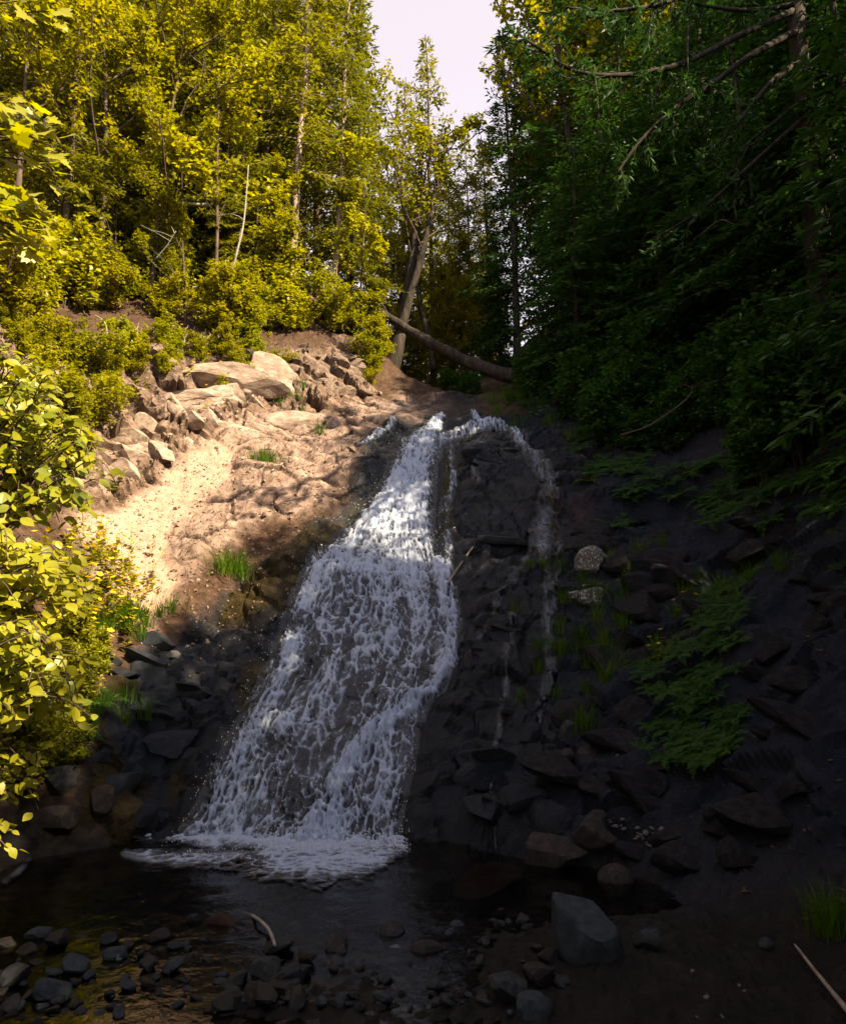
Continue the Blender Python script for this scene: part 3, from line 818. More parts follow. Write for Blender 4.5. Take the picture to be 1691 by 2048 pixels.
STN = [rock_mesh('stone', 1200+i, 2, M_stones[i % 3], dims=(1, random.uniform(.6, .95), random.uniform(.4, .75)), chips=9, rough=.05, depth=(.5, .85)) for i in range(15)]
def stones():
    cnt = 0
    while cnt < 298:
        if random.random() < .56:
            px, py = random.uniform(-20, 620), 1800+250*random.random()**.8
            if py < 1800+abs(px-330)*.12: continue
        else:
            px, py = random.uniform(540, 1150), random.uniform(1825, 2046)
        w = min(72, 17*math.exp(abs(random.gauss(0, .62))))*(.75+.5*(py-1800)/250)
        k = random.randrange(len(STN))
        where = 'near the bottom left corner' if px < 220 and py > 1930 else 'at the left pool edge' if px < 220 else 'around the curved twig' if px < 620 and py < 1950 else 'along the bottom edge below the twig' if px < 620 else 'in the dark gravel left of the angular boulder'
        put_rock('stone', STN[k], px, py, w, '%s %s wet stone %s' % ('larger' if w > 42 else 'middling' if w > 26 else 'small', ('black', 'blue grey', 'brown')[k % 3], where), 'stones strewn over the stream bed', 'stone', sink=random.uniform(.0, .3), tilt=.5)
        cnt += 1
stones()
PALE = [rock_mesh('pebble', 1300+i, 2, M_rock_pale, dims=(1, .8, .5), chips=8, rough=.05) for i in range(3)]
for i in range(26):
    put_rock('pebble', random.choice(PALE), random.gauss(1268, 34), random.gauss(1680, 10), random.uniform(9, 20), 'pale pebble in the small bright heap right of the boulders', 'pale pebbles in a heap below the right bank', 'pebble', sink=.2, tilt=.6)
for i in range(8):
    put_rock('pebble', random.choice(PALE), random.uniform(1340, 1560), random.uniform(1960, 2040), random.uniform(8, 15), 'tiny pale pebble on the black gravel at bottom right', 'pale pebbles at bottom right', 'pebble', sink=.3, tilt=.6)

# ------------------------------------------------------------------ the broken cliff left of the fall
def blk(seed, mat):
    r = np.random.default_rng(seed)
    return rock_mesh('rock_block', seed, 3, mat, dims=(1, r.uniform(.6, .9), r.uniform(.55, .9)), chips=9, rough=.06, depth=(.42, .72))
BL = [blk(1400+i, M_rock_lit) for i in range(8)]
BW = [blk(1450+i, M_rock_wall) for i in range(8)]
def outcrop(label, rows, lib):
    c = hit(rows[0][0], rows[0][1], 5, 30)
    root = thing('rock_outcrop', c, label, 'rock outcrop')
    for px, py, w, a in rows:
        p = hit(px, py, 5, 30)
        d = p[1]*CT+(p[2]-CAMZ)*ST
        s = w*d/F/2*1.15
        n = Nrm(p[0], p[1])
        o = obj('rock_block', random.choice(lib), root, (0, 0, 0), (random.uniform(-.35, .35), random.uniform(-.35, .35)+.15, random.uniform(-.5, .5)), (s*a, s*.8, s/a))
        q = p+n*s*(random.uniform(-.25, .1) if w >= 80 else random.uniform(-.55, -.05))
        o.location = (q[0]-c[0], q[1]-c[1], q[2]-c[2])
    return root
def jit(rows, n, pts, w0, w1, a=1.2):
    """scatter n blocks along a band between two pixel polylines"""
    top, bot = pts
    out = list(rows)
    for _ in range(n):
        t = random.random()
        i = t*(len(top)-1); k = min(int(i), len(top)-2); f = i-k
        x0 = top[k][0]*(1-f)+top[k+1][0]*f; y0 = top[k][1]*(1-f)+top[k+1][1]*f
        j = t*(len(bot)-1); k = min(int(j), len(bot)-2); f = j-k
        x1 = bot[k][0]*(1-f)+bot[k+1][0]*f; y1 = bot[k][1]*(1-f)+bot[k+1][1]*f
        h = random.random()
        out.append((x0*(1-h)+x1*h, y0*(1-h)+y1*h, random.uniform(w0, w1), random.uniform(.9, a)))
    return out
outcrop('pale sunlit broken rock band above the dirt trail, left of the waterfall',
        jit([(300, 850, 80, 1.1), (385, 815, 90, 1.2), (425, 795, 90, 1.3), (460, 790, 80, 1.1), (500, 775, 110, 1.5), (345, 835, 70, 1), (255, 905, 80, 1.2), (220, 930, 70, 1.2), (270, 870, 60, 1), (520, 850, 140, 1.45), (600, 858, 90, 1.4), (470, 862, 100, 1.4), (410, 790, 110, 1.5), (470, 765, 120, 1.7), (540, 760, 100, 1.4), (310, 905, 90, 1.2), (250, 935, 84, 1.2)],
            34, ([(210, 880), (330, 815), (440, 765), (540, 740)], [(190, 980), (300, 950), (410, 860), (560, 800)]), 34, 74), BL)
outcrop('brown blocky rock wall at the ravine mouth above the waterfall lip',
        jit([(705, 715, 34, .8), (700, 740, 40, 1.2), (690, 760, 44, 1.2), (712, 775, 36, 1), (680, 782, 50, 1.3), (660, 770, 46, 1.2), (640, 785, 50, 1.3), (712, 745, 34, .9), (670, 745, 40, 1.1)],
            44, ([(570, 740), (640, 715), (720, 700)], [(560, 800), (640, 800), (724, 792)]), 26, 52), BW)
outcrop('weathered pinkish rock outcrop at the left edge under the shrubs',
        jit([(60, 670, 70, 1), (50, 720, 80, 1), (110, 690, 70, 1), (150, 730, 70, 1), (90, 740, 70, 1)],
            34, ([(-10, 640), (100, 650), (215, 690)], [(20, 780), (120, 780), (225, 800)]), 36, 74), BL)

M_rock_wet = mat_noise('wet_bedrock', [(.25, (.006, .009, .014)), (.5, (.018, .023, .034)), (.78, (.048, .053, .066))], 5, .9, .42, 30, dist=.03, spec=.3)
M_rock_bank = mat_noise('bank_rock', [(.25, (.008, .008, .010)), (.5, (.022, .021, .024)), (.78, (.055, .049, .047))], 5, .9, .8, 30, dist=.03)
def blk2(seed, mat):
    r = np.random.default_rng(seed)
    return rock_mesh('rock_block', seed, 3, mat, dims=(1.2, r.uniform(.8, 1.1), r.uniform(.6, .9)), chips=11, rough=.03, depth=(.36, .62))
BD = [blk2(1500+i, M_rock_wet) for i in range(7)]
BK = [blk2(1550+i, M_rock_bank) for i in range(7)]
def clear(rows):
    out = []
    for px, py, w, a in rows:
        if px+w*.7 > 1065 and px-w*.7 < 1125 and py < 1400: continue
        if float(falls_mask(np.array(px-w*.6), np.array(float(py)))) > -18 or float(falls_mask(np.array(px), np.array(float(py)))) > -w*.7: continue
        out.append((px, py, w, a))
    return out
outcrop('wet blue black fractured bedrock between the waterfall and the thin trickle',
        clear(jit([], 60, ([(905, 900), (1000, 880), (1060, 930)], [(930, 1640), (1010, 1660), (1090, 1640)]), 40, 105, 1.5)), BD)
outcrop('dark broken bedrock of the shaded bank right of the thin trickle',
        clear(jit([], 90, ([(1130, 960), (1300, 980), (1660, 1040)], [(1130, 1660), (1340, 1740), (1690, 1740)]), 45, 130, 1.5)), BK)
outcrop('dark wet bedrock between the left bank rocks and the lower cascade',
        clear(jit([], 36, ([(230, 1300), (330, 1270), (430, 1260)], [(200, 1600), (280, 1640), (330, 1650)]), 40, 95, 1.5)), BD)

# ------------------------------------------------------------------ wood lying about
M_bark = mat_noise('grey_brown_bark', [(.25, (.035, .024, .017)), (.5, (.090, .066, .050)), (.75, (.17, .13, .10))], 9, .9, .9, 30, stretch=(1, 1, .22), dist=.03)
M_bark_pale = mat_noise('pale_bark', [(.25, (.12, .085, .06)), (.5, (.26, .20, .155)), (.75, (.40, .33, .27))], 9, .7, .9, 30, stretch=(1, 1, .25), dist=.02)
M_bark_dark = mat_noise('dark_bark', [(.25, (.012, .010, .008)), (.5, (.035, .029, .024)), (.75, (.075, .062, .052))], 9, .9, .9, 30, stretch=(1, 1, .22), dist=.03)
M_dead = mat_noise('bleached_wood', [(.25, (.14, .12, .10)), (.5, (.26, .235, .20)), (.75, (.38, .35, .31))], 10, .5, .9, 40, stretch=(.3, 1, 1))

def pl(rows):
    return np.array([at(*r) for r in rows])
def smoothline(P, n=4):
    P = np.asarray(P, float)
    t = np.linspace(0, len(P)-1, (len(P)-1)*n+1)
    out = []
    for u in t:
        i = min(int(u), len(P)-2); f = u-i
        p0, p1, p2, p3 = P[max(i-1, 0)], P[i], P[i+1], P[min(i+2, len(P)-1)]
        out.append(0.5*((2*p1)+(-p0+p2)*f+(2*p0-5*p1+4*p2-p3)*f*f+(-p0+3*p1-3*p2+p3)*f**3))
    return np.array(out)

def log_thing(name, rows, r0, r1, mat, label, cat='log', stubs=(), k=9):
    P = smoothline(pl(rows), 5); c = P[0]
    root = thing(name, c, label, cat)
    mb = MB(); tube(mb, P-c, np.linspace(r0, r1, len(P)), k, rough=.18, seed=int(rows[0][0]))
    obj('trunk', mb.mesh('trunk', mat, True), root)
    for s in stubs:
        Q = smoothline(pl(s[0]), 4)-c
        mb = MB(); tube(mb, Q, np.linspace(s[1], s[1]*.4, len(Q)), 5, rough=.2, seed=3)
        obj('branch_stub', mb.mesh('branch_stub', s[2] if len(s) > 2 else mat, True), root)
log_thing('fallen_log', [(760, 624, 16.0), (820, 662, 15.5), (880, 697, 15.0), (940, 726, 14.6), (1000, 747, 14.2), (1045, 757, 14.0)], .10, .165, M_bark_dark,
          'thick fallen trunk leaning across the ravine above the waterfall lip', stubs=(([(1030, 750, 13.9), (1042, 728, 13.6), (1040, 705, 13.6)], .05), ([(1036, 740, 13.8), (1040, 755, 13.6), (1060, 762, 13.6), (1080, 756, 13.7)], .03, M_dead), ([(780, 636, 16), (762, 606, 16), (748, 600, 16.2)], .03)))
log_thing('fallen_log', [(362, 578, 14.6), (430, 576, 14.6), (500, 580, 14.6), (575, 576, 14.8)], .055, .04, M_dead, 'thin bleached pole lying along the cliff top under the shrubs', k=7)
log_thing('fallen_log', [(240, 402, 14.3), (320, 404, 14.3), (420, 412, 14.3)], .05, .04, M_dead, 'short bleached pole caught high among the leaves at left', k=7)
def ground_stick(rows, r0, r1, label, mat=M_dead, lift=.02):
    P = smoothline(np.array([hit(a, b, 2.6, 20)+np.array([0, 0, lift]) for a, b in rows]), 5); c = P[0]
    mb = MB(); tube(mb, P-c, np.linspace(r0, r1, len(P)), 6, rough=.2, seed=5)
    tag(obj('stick', mb.mesh('stick', mat, True), None, c), label, 'stick')
ground_stick([(468, 1850), (505, 1866), (535, 1890), (548, 1928)], .012, .009, 'curved pale twig lying across stones in the stream', lift=.09)
ground_stick([(1590, 1910), (1640, 1975), (1700, 2060)], .006, .014, 'long tan pole lying at the bottom right corner', M_bark_pale, lift=.05)
ground_stick([(545, 968), (566, 944)], .015, .012, 'short pale stick on the sunlit slab left of the waterfall', lift=.05)
ground_stick([(895, 1172), (920, 1135), (945, 1100)], .018, .010, 'sunlit brown stick propped against the right edge of the waterfall', M_bark_pale, lift=.06)
# ground_stick([(470, 1665), (540, 1620), (610, 1575), (660, 1540)], .03, .02, 'long wet log slanting through the lower cascade', M_bark_dark, lift=.045)

# ------------------------------------------------------------------ foliage makers
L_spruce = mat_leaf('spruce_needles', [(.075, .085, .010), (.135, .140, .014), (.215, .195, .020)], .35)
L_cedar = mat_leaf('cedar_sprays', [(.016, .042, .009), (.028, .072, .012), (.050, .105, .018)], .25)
L_pine = mat_leaf('pine_needles', [(.030, .040, .012), (.050, .060, .018), (.085, .080, .024)], .25)
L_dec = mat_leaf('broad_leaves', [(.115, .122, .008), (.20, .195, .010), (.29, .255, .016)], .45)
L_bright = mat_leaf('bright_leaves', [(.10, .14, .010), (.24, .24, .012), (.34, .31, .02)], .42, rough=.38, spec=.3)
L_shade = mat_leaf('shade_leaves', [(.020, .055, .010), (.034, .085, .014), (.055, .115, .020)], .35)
L_grass = mat_leaf('grass_blades', [(.030, .075, .006), (.055, .11, .008), (.10, .15, .012)], .4)
M_petal = mat_leaf('yellow_petals', [(.62, .38, .01), (.70, .45, .015), (.75, .5, .02)], .3)

def unit(a):
    return a/(np.linalg.norm(a, axis=-1)[..., None]+1e-9)

class Blades:
    def __init__(self, rs): self.B, self.D, self.L, self.W, self.U, self.r = [], [], [], [], [], rs
    def add(self, B, D, L, W, U=None):
        n = len(B)
        self.B.append(B); self.D.append(unit(D)); self.L.append(L*np.ones(n)); self.W.append(W*np.ones(n))
        self.U.append(self.r.normal(size=(n, 3)) if U is None else U)
    def count(self): return sum(len(b) for b in self.B)
    def mesh(self, name, mat, fold=0.0, mid=.45):
        B, D, L, W, U = [np.concatenate(a) for a in (self.B, self.D, self.L, self.W, self.U)]
        s = unit(np.cross(D, U)); nrm = np.cross(s, D)
        m = B+D*(L*mid)[:, None]
        V = np.stack([B, m+s*(W/2)[:, None]+nrm*(W*fold)[:, None], B+D*L[:, None]-nrm*(L*fold*.4)[:, None], m-s*(W/2)[:, None]+nrm*(W*fold)[:, None]], 1).reshape(-1, 3)
        i = np.arange(len(B))[:, None]*4
        if fold:
            q = [np.concatenate([i+np.array([0, 1, 2]), i+np.array([0, 2, 3])])]
        else:
            q = [i+np.array([0, 1, 2, 3])]
        return mesh_np(name, V, q, mat, False)

def conifer(seed, Hh, base, Lmax, whorls, nb, droop, up, bl, bw, mat, bark, r0=.11, dens=1.0, shape=.85, flat=0.35, lean=0.02, dead=6, clump=False):
    r = np.random.default_rng(seed)
    tr, br, bld = MB(), MB(), Blades(r)
    n = 14
    zs = np.linspace(0, Hh, n)
    wob = np.cumsum(r.normal(0, .02*Hh/14, (n, 2)), 0); wob -= wob[0]
    ln = r.normal(0, lean, 2)
    ax = np.stack([wob[:, 0]+ln[0]*zs, wob[:, 1]+ln[1]*zs, zs], -1)
    tube(tr, ax, r0*(1-.92*(zs/Hh)**.9)+.008, 8, rough=.12, seed=seed)
    axis = lambda z: np.array([np.interp(z, zs, ax[:, 0]), np.interp(z, zs, ax[:, 1]), z])
    for w in range(whorls):
        t = (w+r.uniform(-.3, .3))/whorls
        t = min(max(t, 0), .995)
        z = Hh*(base+(1-base)*t)
        for b in range(max(2, int(nb+r.uniform(-1, 1)))):
            a = r.uniform(0, 2*np.pi)
            Lb = Lmax*max(.06, (1-t)**shape)*r.uniform(.55, 1.1)
            if t < .12: Lb *= .75
            e = up*(t-.35)+r.normal(0, .08)
            s = np.linspace(0, 1, 6)
            rad = np.array([np.cos(a), np.sin(a), 0])
            P = axis(z)+rad*(Lb*s)[:, None]+np.array([0, 0, 1.0])*(Lb*(e*s-droop*s*s*(1-.6*t)+.25*droop*s**4))[:, None]
            P[:, :2] += np.cumsum(r.normal(0, .02*Lb, (6, 2)), 0)
            tube(br, P, np.linspace(max(.006, .012*Lb), .003, 6), 4, cap=False)
            m = max(4, int(Lb*11*dens))
            ss = np.sort(r.uniform(.12 if not clump else .55, 1, m))
            for k, sv in enumerate(ss):
                bp = np.array([np.interp(sv, s, P[:, c]) for c in range(3)])
                tg = unit(P[min(5, int(sv*5)+1)]-P[min(4, int(sv*5))])
                side = unit(np.cross(tg, [0, 0, 1.0]))*(1 if k % 2 else -1)
                tl = (.30*Lb*(1-sv)+.10)*r.uniform(.7, 1.25)
                td = unit(tg*.75+side*r.uniform(.5, 1.0)+np.array([0, 0, r.normal(-.10, flat*.5)]))
                q = max(2, int(tl/(bl*.42)))
                u = (np.arange(q)+r.uniform(0, 1, q))/q
                BB = bp+td*(tl*u)[:, None]
                sg = np.where(np.arange(q) % 2, 1, -1)[:, None]
                s2 = unit(np.cross(td, [0, 0, 1.0]))
                DD = td*.8+s2*sg*r.uniform(.3, .9, (q, 1))+np.array([0, 0, 1.0])*r.normal(-.08, flat, (q, 1))
                bld.add(BB, DD, bl*r.uniform(.7, 1.3, q), bw*r.uniform(.7, 1.3, q), np.array([0, 0, 1.0])+r.normal(0, .55, (q, 3)))
    for k in range(dead):                                  # bare lower twigs
        z = Hh*base*r.uniform(.25, 1); a = r.uniform(0, 6.28); Lb = r.uniform(.3, .9)
        P = axis(z)+np.array([np.cos(a), np.sin(a), -.15])*(np.linspace(0, Lb, 4))[:, None]+np.cumsum(r.normal(0, .03, (4, 3)), 0)
        tube(br, P, np.linspace(.012, .003, 4), 4, cap=False)
    return dict(trunk=tr.mesh('trunk', bark, True), branches=br.mesh('branches', bark, True), crown=bld.mesh('crown', mat))

def broadleaf(seed, Hh, mat, bark, r0=.07, spread=.55, levels=3, leaf=.08, per=9, first=.3, kids=5, lean=(0, 0), drop=.25, stems=1):
    r = np.random.default_rng(seed)
    tr, br, bld = MB(), MB(), Blades(r)
    def curve(p, d, L, bend, trop, n=6):
        pts = [p]; d = unit(np.asarray(d, float))
        for _ in range(n-1):
            d = unit(d+r.normal(0, bend, 3)+np.array([0, 0, trop]))
            pts.append(pts[-1]+d*L/(n-1))
        return np.array(pts), d
    def leaves(P):
        m = per
        u = r.uniform(.15, 1.0, m); ii = u*(len(P)-1)
        B = np.stack([np.interp(ii, np.arange(len(P)), P[:, c]) for c in range(3)], -1)
        D = r.normal(0, 1, (m, 3)); D[:, 2] = r.normal(-drop, .35, m)
        U = np.array([0, 0, 1.0])+r.normal(0, .5, (m, 3))
        bld.add(B+r.normal(0, leaf*.5, (m, 3)), D, leaf*r.uniform(.7, 1.25, m), leaf*.72*r.uniform(.75, 1.2, m), U)
    def grow(p, d, L, rr, lev):
        P, dd = curve(p, d, L, .13 if lev else .05, .06 if lev else .03)
        tube(tr if lev == 0 else br, P, np.linspace(rr, rr*(.45 if lev else .3), len(P)), 7 if lev == 0 else 4, cap=False, rough=.1, seed=seed)
        if lev >= levels-1:
            leaves(P)
        if lev == levels:
            return
        nk = kids if lev else int(kids*1.9)
        for k in range(nk):
            u = r.uniform(first if lev == 0 else .25, 1)
            i = u*(len(P)-1); q = np.array([np.interp(i, np.arange(len(P)), P[:, c]) for c in range(3)])
            a = r.uniform(0, 6.28)
            sd = unit(np.array([np.cos(a), np.sin(a), r.uniform(-.1, .7)])*spread*1.6+dd*.5)
            grow(q, sd, L*(.42 if lev == 0 else .55)*r.uniform(.6, 1.15)*(1.1-.4*u), rr*.42, lev+1)
    for s_ in range(stems):
        off = r.normal(0, .10, 3)*(stems > 1); off[2] = 0
        l2 = r.normal(0, .28, 2)*(stems > 1)
        grow(off, (lean[0]+l2[0], lean[1]+l2[1], 1), Hh*r.uniform(.75, 1), r0, 0)
    return dict(trunk=tr.mesh('trunk', bark, True), branches=br.mesh('branches', bark, True), crown=bld.mesh('crown', mat, fold=.12))

def base_xyz(px, Y):
    x = (px-845.5)/F*Y
    for _ in range(8):
        z = float(H(x, Y)); d = Y*CT+(z-CAMZ)*ST
        x = (px-845.5)/F*d
    return x, Y, z

def plant_tree(name, var, loc, label, cat, group, scale=1.0, rz=None, sz=None, part=('trunk', 'branches', 'crown')):
    root = thing(name, (loc[0], loc[1], loc[2]-.12), label, cat, group, random.uniform(0, 6.28) if rz is None else rz, (scale, scale, sz or scale))
    tr_ = None
    for k in part:
        o = obj(k, var[k], tr_ if k == 'branches' else root)
        if k == 'trunk': tr_ = o
        if k == 'branches': o['kind'] = 'stuff'
    return root

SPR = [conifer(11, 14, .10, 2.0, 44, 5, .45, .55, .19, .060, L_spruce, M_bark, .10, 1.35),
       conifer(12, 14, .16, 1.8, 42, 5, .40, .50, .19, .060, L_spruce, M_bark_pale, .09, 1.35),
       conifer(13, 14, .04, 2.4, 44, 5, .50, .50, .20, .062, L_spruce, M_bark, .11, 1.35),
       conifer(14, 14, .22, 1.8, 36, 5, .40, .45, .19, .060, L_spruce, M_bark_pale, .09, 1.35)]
CED = [conifer(21, 9, .03, 2.3, 34, 6, .55, .35, .19, .070, L_cedar, M_bark_dark, .13, .9, shape=.6, flat=.18),
       conifer(22, 9, .06, 2.6, 32, 6, .65, .30, .19, .070, L_cedar, M_bark_dark, .13, .9, shape=.55, flat=.18),
       conifer(23, 14, .10, 2.2, 42, 5, .50, .40, .20, .064, L_cedar, M_bark_dark, .13, .9, shape=.7, flat=.25)]
PIN = [conifer(31, 15, .30, 2.4, 26, 4, .05, .75, .17, .050, L_pine, M_bark, .14, 1.8, shape=.55, flat=.6, clump=True),
       conifer(32, 15, .35, 2.0, 26, 4, .10, .65, .17, .050, L_pine, M_bark, .12, 1.8, shape=.6, flat=.6, clump=True)]
DEC = [broadleaf(41, 7.5, L_dec, M_bark, .06, .55, 3, .105, 22, first=.12, kids=5),
       broadleaf(42, 7.5, L_dec, M_bark, .065, .65, 3, .105, 22, first=.12, kids=5),
       broadleaf(43, 8.5, L_dec, M_bark, .065, .45, 3, .10, 22, first=.12, kids=5),
       broadleaf(44, 6.0, L_bright, M_bark, .045, .55, 3, .14, 13, first=.12, kids=5)]
SHR = [broadleaf(51, 1.7, L_dec, M_bark, .014, .7, 2, .10, 9, first=.15, kids=6, stems=5),
       broadleaf(52, 1.5, L_bright, M_bark, .013, .7, 2, .11, 9, first=.15, kids=6, stems=5),
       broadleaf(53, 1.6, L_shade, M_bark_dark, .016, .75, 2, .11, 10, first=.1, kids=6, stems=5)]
for _n, _l in (('SPR', SPR), ('CED', CED), ('PIN', PIN), ('DEC', DEC), ('SHR', SHR)):
    print('CROWN', _n, [len(v['crown'].polygons) for v in _l])

def T(name, var, px, Y, label, cat, group=None, scale=1.0, rz=None, sz=None):
    return plant_tree(name, var, base_xyz(px, Y), label, cat, group, scale, rz, sz)

# ---- left hillside, sunlit
GL = 'sunlit conifers on the left hillside'
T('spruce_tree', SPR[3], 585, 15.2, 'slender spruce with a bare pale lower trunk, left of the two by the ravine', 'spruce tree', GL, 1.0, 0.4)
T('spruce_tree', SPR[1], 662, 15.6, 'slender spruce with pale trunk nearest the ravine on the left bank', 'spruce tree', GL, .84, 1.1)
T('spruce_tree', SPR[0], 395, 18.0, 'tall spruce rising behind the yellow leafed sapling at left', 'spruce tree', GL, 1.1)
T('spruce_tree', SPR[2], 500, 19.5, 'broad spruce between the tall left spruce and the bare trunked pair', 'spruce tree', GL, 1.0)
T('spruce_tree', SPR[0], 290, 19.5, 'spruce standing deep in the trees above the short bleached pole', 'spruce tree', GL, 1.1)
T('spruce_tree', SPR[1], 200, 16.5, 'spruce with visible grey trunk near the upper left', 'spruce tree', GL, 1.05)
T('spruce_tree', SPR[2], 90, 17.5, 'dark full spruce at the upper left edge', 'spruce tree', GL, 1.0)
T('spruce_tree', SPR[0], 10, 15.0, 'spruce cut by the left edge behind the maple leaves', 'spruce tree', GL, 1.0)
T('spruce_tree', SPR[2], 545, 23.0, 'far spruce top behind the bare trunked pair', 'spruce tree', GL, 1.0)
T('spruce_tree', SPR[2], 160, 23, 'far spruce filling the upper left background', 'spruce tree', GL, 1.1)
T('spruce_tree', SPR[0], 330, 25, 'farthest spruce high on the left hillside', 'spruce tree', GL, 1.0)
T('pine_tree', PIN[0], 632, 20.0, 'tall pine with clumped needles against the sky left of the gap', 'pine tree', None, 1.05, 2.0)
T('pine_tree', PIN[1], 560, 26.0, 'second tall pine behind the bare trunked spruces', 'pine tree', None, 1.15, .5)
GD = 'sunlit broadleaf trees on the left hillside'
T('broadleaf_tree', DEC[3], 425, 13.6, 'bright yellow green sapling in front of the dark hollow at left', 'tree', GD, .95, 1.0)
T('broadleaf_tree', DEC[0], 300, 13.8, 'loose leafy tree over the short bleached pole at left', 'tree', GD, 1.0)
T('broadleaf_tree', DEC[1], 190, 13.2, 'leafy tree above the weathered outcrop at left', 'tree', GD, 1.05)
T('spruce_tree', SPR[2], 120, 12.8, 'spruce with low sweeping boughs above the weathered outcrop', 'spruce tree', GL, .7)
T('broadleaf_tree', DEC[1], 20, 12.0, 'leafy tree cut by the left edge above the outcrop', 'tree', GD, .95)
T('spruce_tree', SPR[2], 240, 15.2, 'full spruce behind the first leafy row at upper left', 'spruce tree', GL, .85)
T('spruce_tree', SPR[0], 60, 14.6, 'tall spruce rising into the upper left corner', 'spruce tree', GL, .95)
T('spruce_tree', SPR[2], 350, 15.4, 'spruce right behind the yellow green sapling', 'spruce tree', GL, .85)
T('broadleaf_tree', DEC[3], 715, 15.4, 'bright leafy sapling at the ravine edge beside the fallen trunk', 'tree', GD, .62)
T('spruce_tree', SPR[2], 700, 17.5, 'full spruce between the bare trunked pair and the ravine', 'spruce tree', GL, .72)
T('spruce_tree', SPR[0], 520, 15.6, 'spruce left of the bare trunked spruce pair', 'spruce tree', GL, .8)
# ---- ravine mouth, middle distance
def leaner(rows, r0, r1, label, seed, leafy=True):
    P = smoothline(pl(rows), 5); c = P[0]
    root = thing('leaning_tree', c, label, 'tree', 'leaning trunks in the ravine mouth')
    mb = MB(); tube(mb, P-c, np.linspace(r0, r1, len(P)), 9, rough=.15, seed=seed)
    obj('trunk', mb.mesh('trunk', M_bark_dark, True), root)
    if leafy:
        v = broadleaf(seed, 5.0, L_dec, M_bark, .06, .6, 3, .10, 11, first=.05, kids=4)
        q = P[int(len(P)*.45)]-c
        for k in ('branches', 'crown'): obj(k, v[k], root, q)
leaner([(775, 768, 17.0), (795, 690, 17.0), (812, 600, 17.1), (828, 500, 17.2), (836, 400, 17.4), (845, 280, 17.6)], .20, .05, 'thick dark trunk leaning right in the ravine mouth with leafy top', 61)
leaner([(800, 660, 16.9), (826, 570, 16.9), (846, 500, 16.9), (862, 420, 17.0), (880, 330, 17.2)], .12, .04, 'second dark stem forking right from the thick leaning trunk', 62)
leaner([(742, 730, 17.2), (765, 690, 17.1), (800, 640, 17.0)], .11, .08, 'short dark stem propped against the thick leaning trunk', 63, False)
leaner([(868, 740, 17.5), (852, 660, 17.6), (838, 600, 17.8), (832, 560, 17.9)], .07, .05, 'thin trunk leaning left behind the fallen trunk', 64, False)
GC = 'trees closing the ravine behind the waterfall'
T('spruce_tree', SPR[2], 868, 24.0, 'pointed spruce at the centre with its top against the sky', 'spruce tree', GC, 1.05, .3)
T('spruce_tree', SPR[2], 800, 23.0, 'spruce left of the pointed centre spruce', 'spruce tree', GC, .88)
T('spruce_tree', SPR[0], 945, 26.0, 'thin far spruce right of the pointed centre spruce', 'spruce tree', GC, .8)
T('broadleaf_tree', DEC[1], 800, 21.0, 'leafy tree behind the leaning trunks', 'tree', GC, .85)
T('broadleaf_tree', DEC[0], 890, 20.0, 'small shaded leafy tree right of the leaning trunks', 'tree', GC, .62)
T('broadleaf_tree', DEC[2], 740, 19.5, 'leafy tree left of the leaning trunks', 'tree', GC, .95)
T('broadleaf_tree', DEC[1], 860, 33.0, 'far leafy tree low in the ravine gap', 'tree', GC, .9)
T('broadleaf_tree', DEC[0], 790, 36.0, 'far leafy tree at the left of the ravine gap', 'tree', GC, 1.0)
T('broadleaf_tree', DEC[2], 950, 37.0, 'far leafy tree at the right of the ravine gap', 'tree', GC, 1.0)
T('spruce_tree', SPR[2], 905, 28.0, 'spruce just right of the pointed centre spruce', 'spruce tree', GC, .85)
T('spruce_tree', SPR[0], 980, 27.0, 'spruce at the right side of the sky gap', 'spruce tree', GC, .8)
T('spruce_tree', SPR[2], 835, 31.0, 'far spruce half hidden behind the leaning trunks', 'spruce tree', GC, .9)
T('spruce_tree', SPR[2], 925, 20.5, 'young spruce low in the ravine behind the fallen trunk', 'spruce tree', GC, .5)
T('spruce_tree', SPR[0], 985, 21.0, 'young spruce low at the right of the ravine', 'spruce tree', GC, .6)
# ---- right hillside
GR = 'shaded conifers on the right hillside'
T('pine_tree', PIN[1], 1032, 19.0, 'tall thin tree with bare trunk and tufted top right of the sky gap', 'pine tree', None, .72, 1.3)
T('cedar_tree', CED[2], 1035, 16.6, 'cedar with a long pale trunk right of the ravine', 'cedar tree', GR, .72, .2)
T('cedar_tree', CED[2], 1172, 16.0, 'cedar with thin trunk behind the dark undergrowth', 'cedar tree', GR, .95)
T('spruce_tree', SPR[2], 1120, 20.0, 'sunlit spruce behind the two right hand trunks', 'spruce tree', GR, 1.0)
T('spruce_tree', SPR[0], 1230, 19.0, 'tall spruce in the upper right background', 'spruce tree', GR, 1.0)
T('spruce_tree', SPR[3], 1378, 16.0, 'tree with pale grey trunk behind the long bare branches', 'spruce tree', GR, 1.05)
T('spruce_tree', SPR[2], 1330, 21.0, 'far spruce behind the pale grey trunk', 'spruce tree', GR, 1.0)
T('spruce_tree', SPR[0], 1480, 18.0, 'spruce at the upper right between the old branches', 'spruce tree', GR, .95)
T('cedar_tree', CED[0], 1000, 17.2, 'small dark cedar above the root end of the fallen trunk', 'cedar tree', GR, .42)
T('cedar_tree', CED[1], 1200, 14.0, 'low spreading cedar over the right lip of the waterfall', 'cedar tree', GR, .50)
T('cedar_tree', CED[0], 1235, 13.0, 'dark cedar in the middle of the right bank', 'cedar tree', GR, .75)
T('cedar_tree', CED[1], 1330, 12.0, 'broad dark cedar right of the middle bank', 'cedar tree', GR, .80)
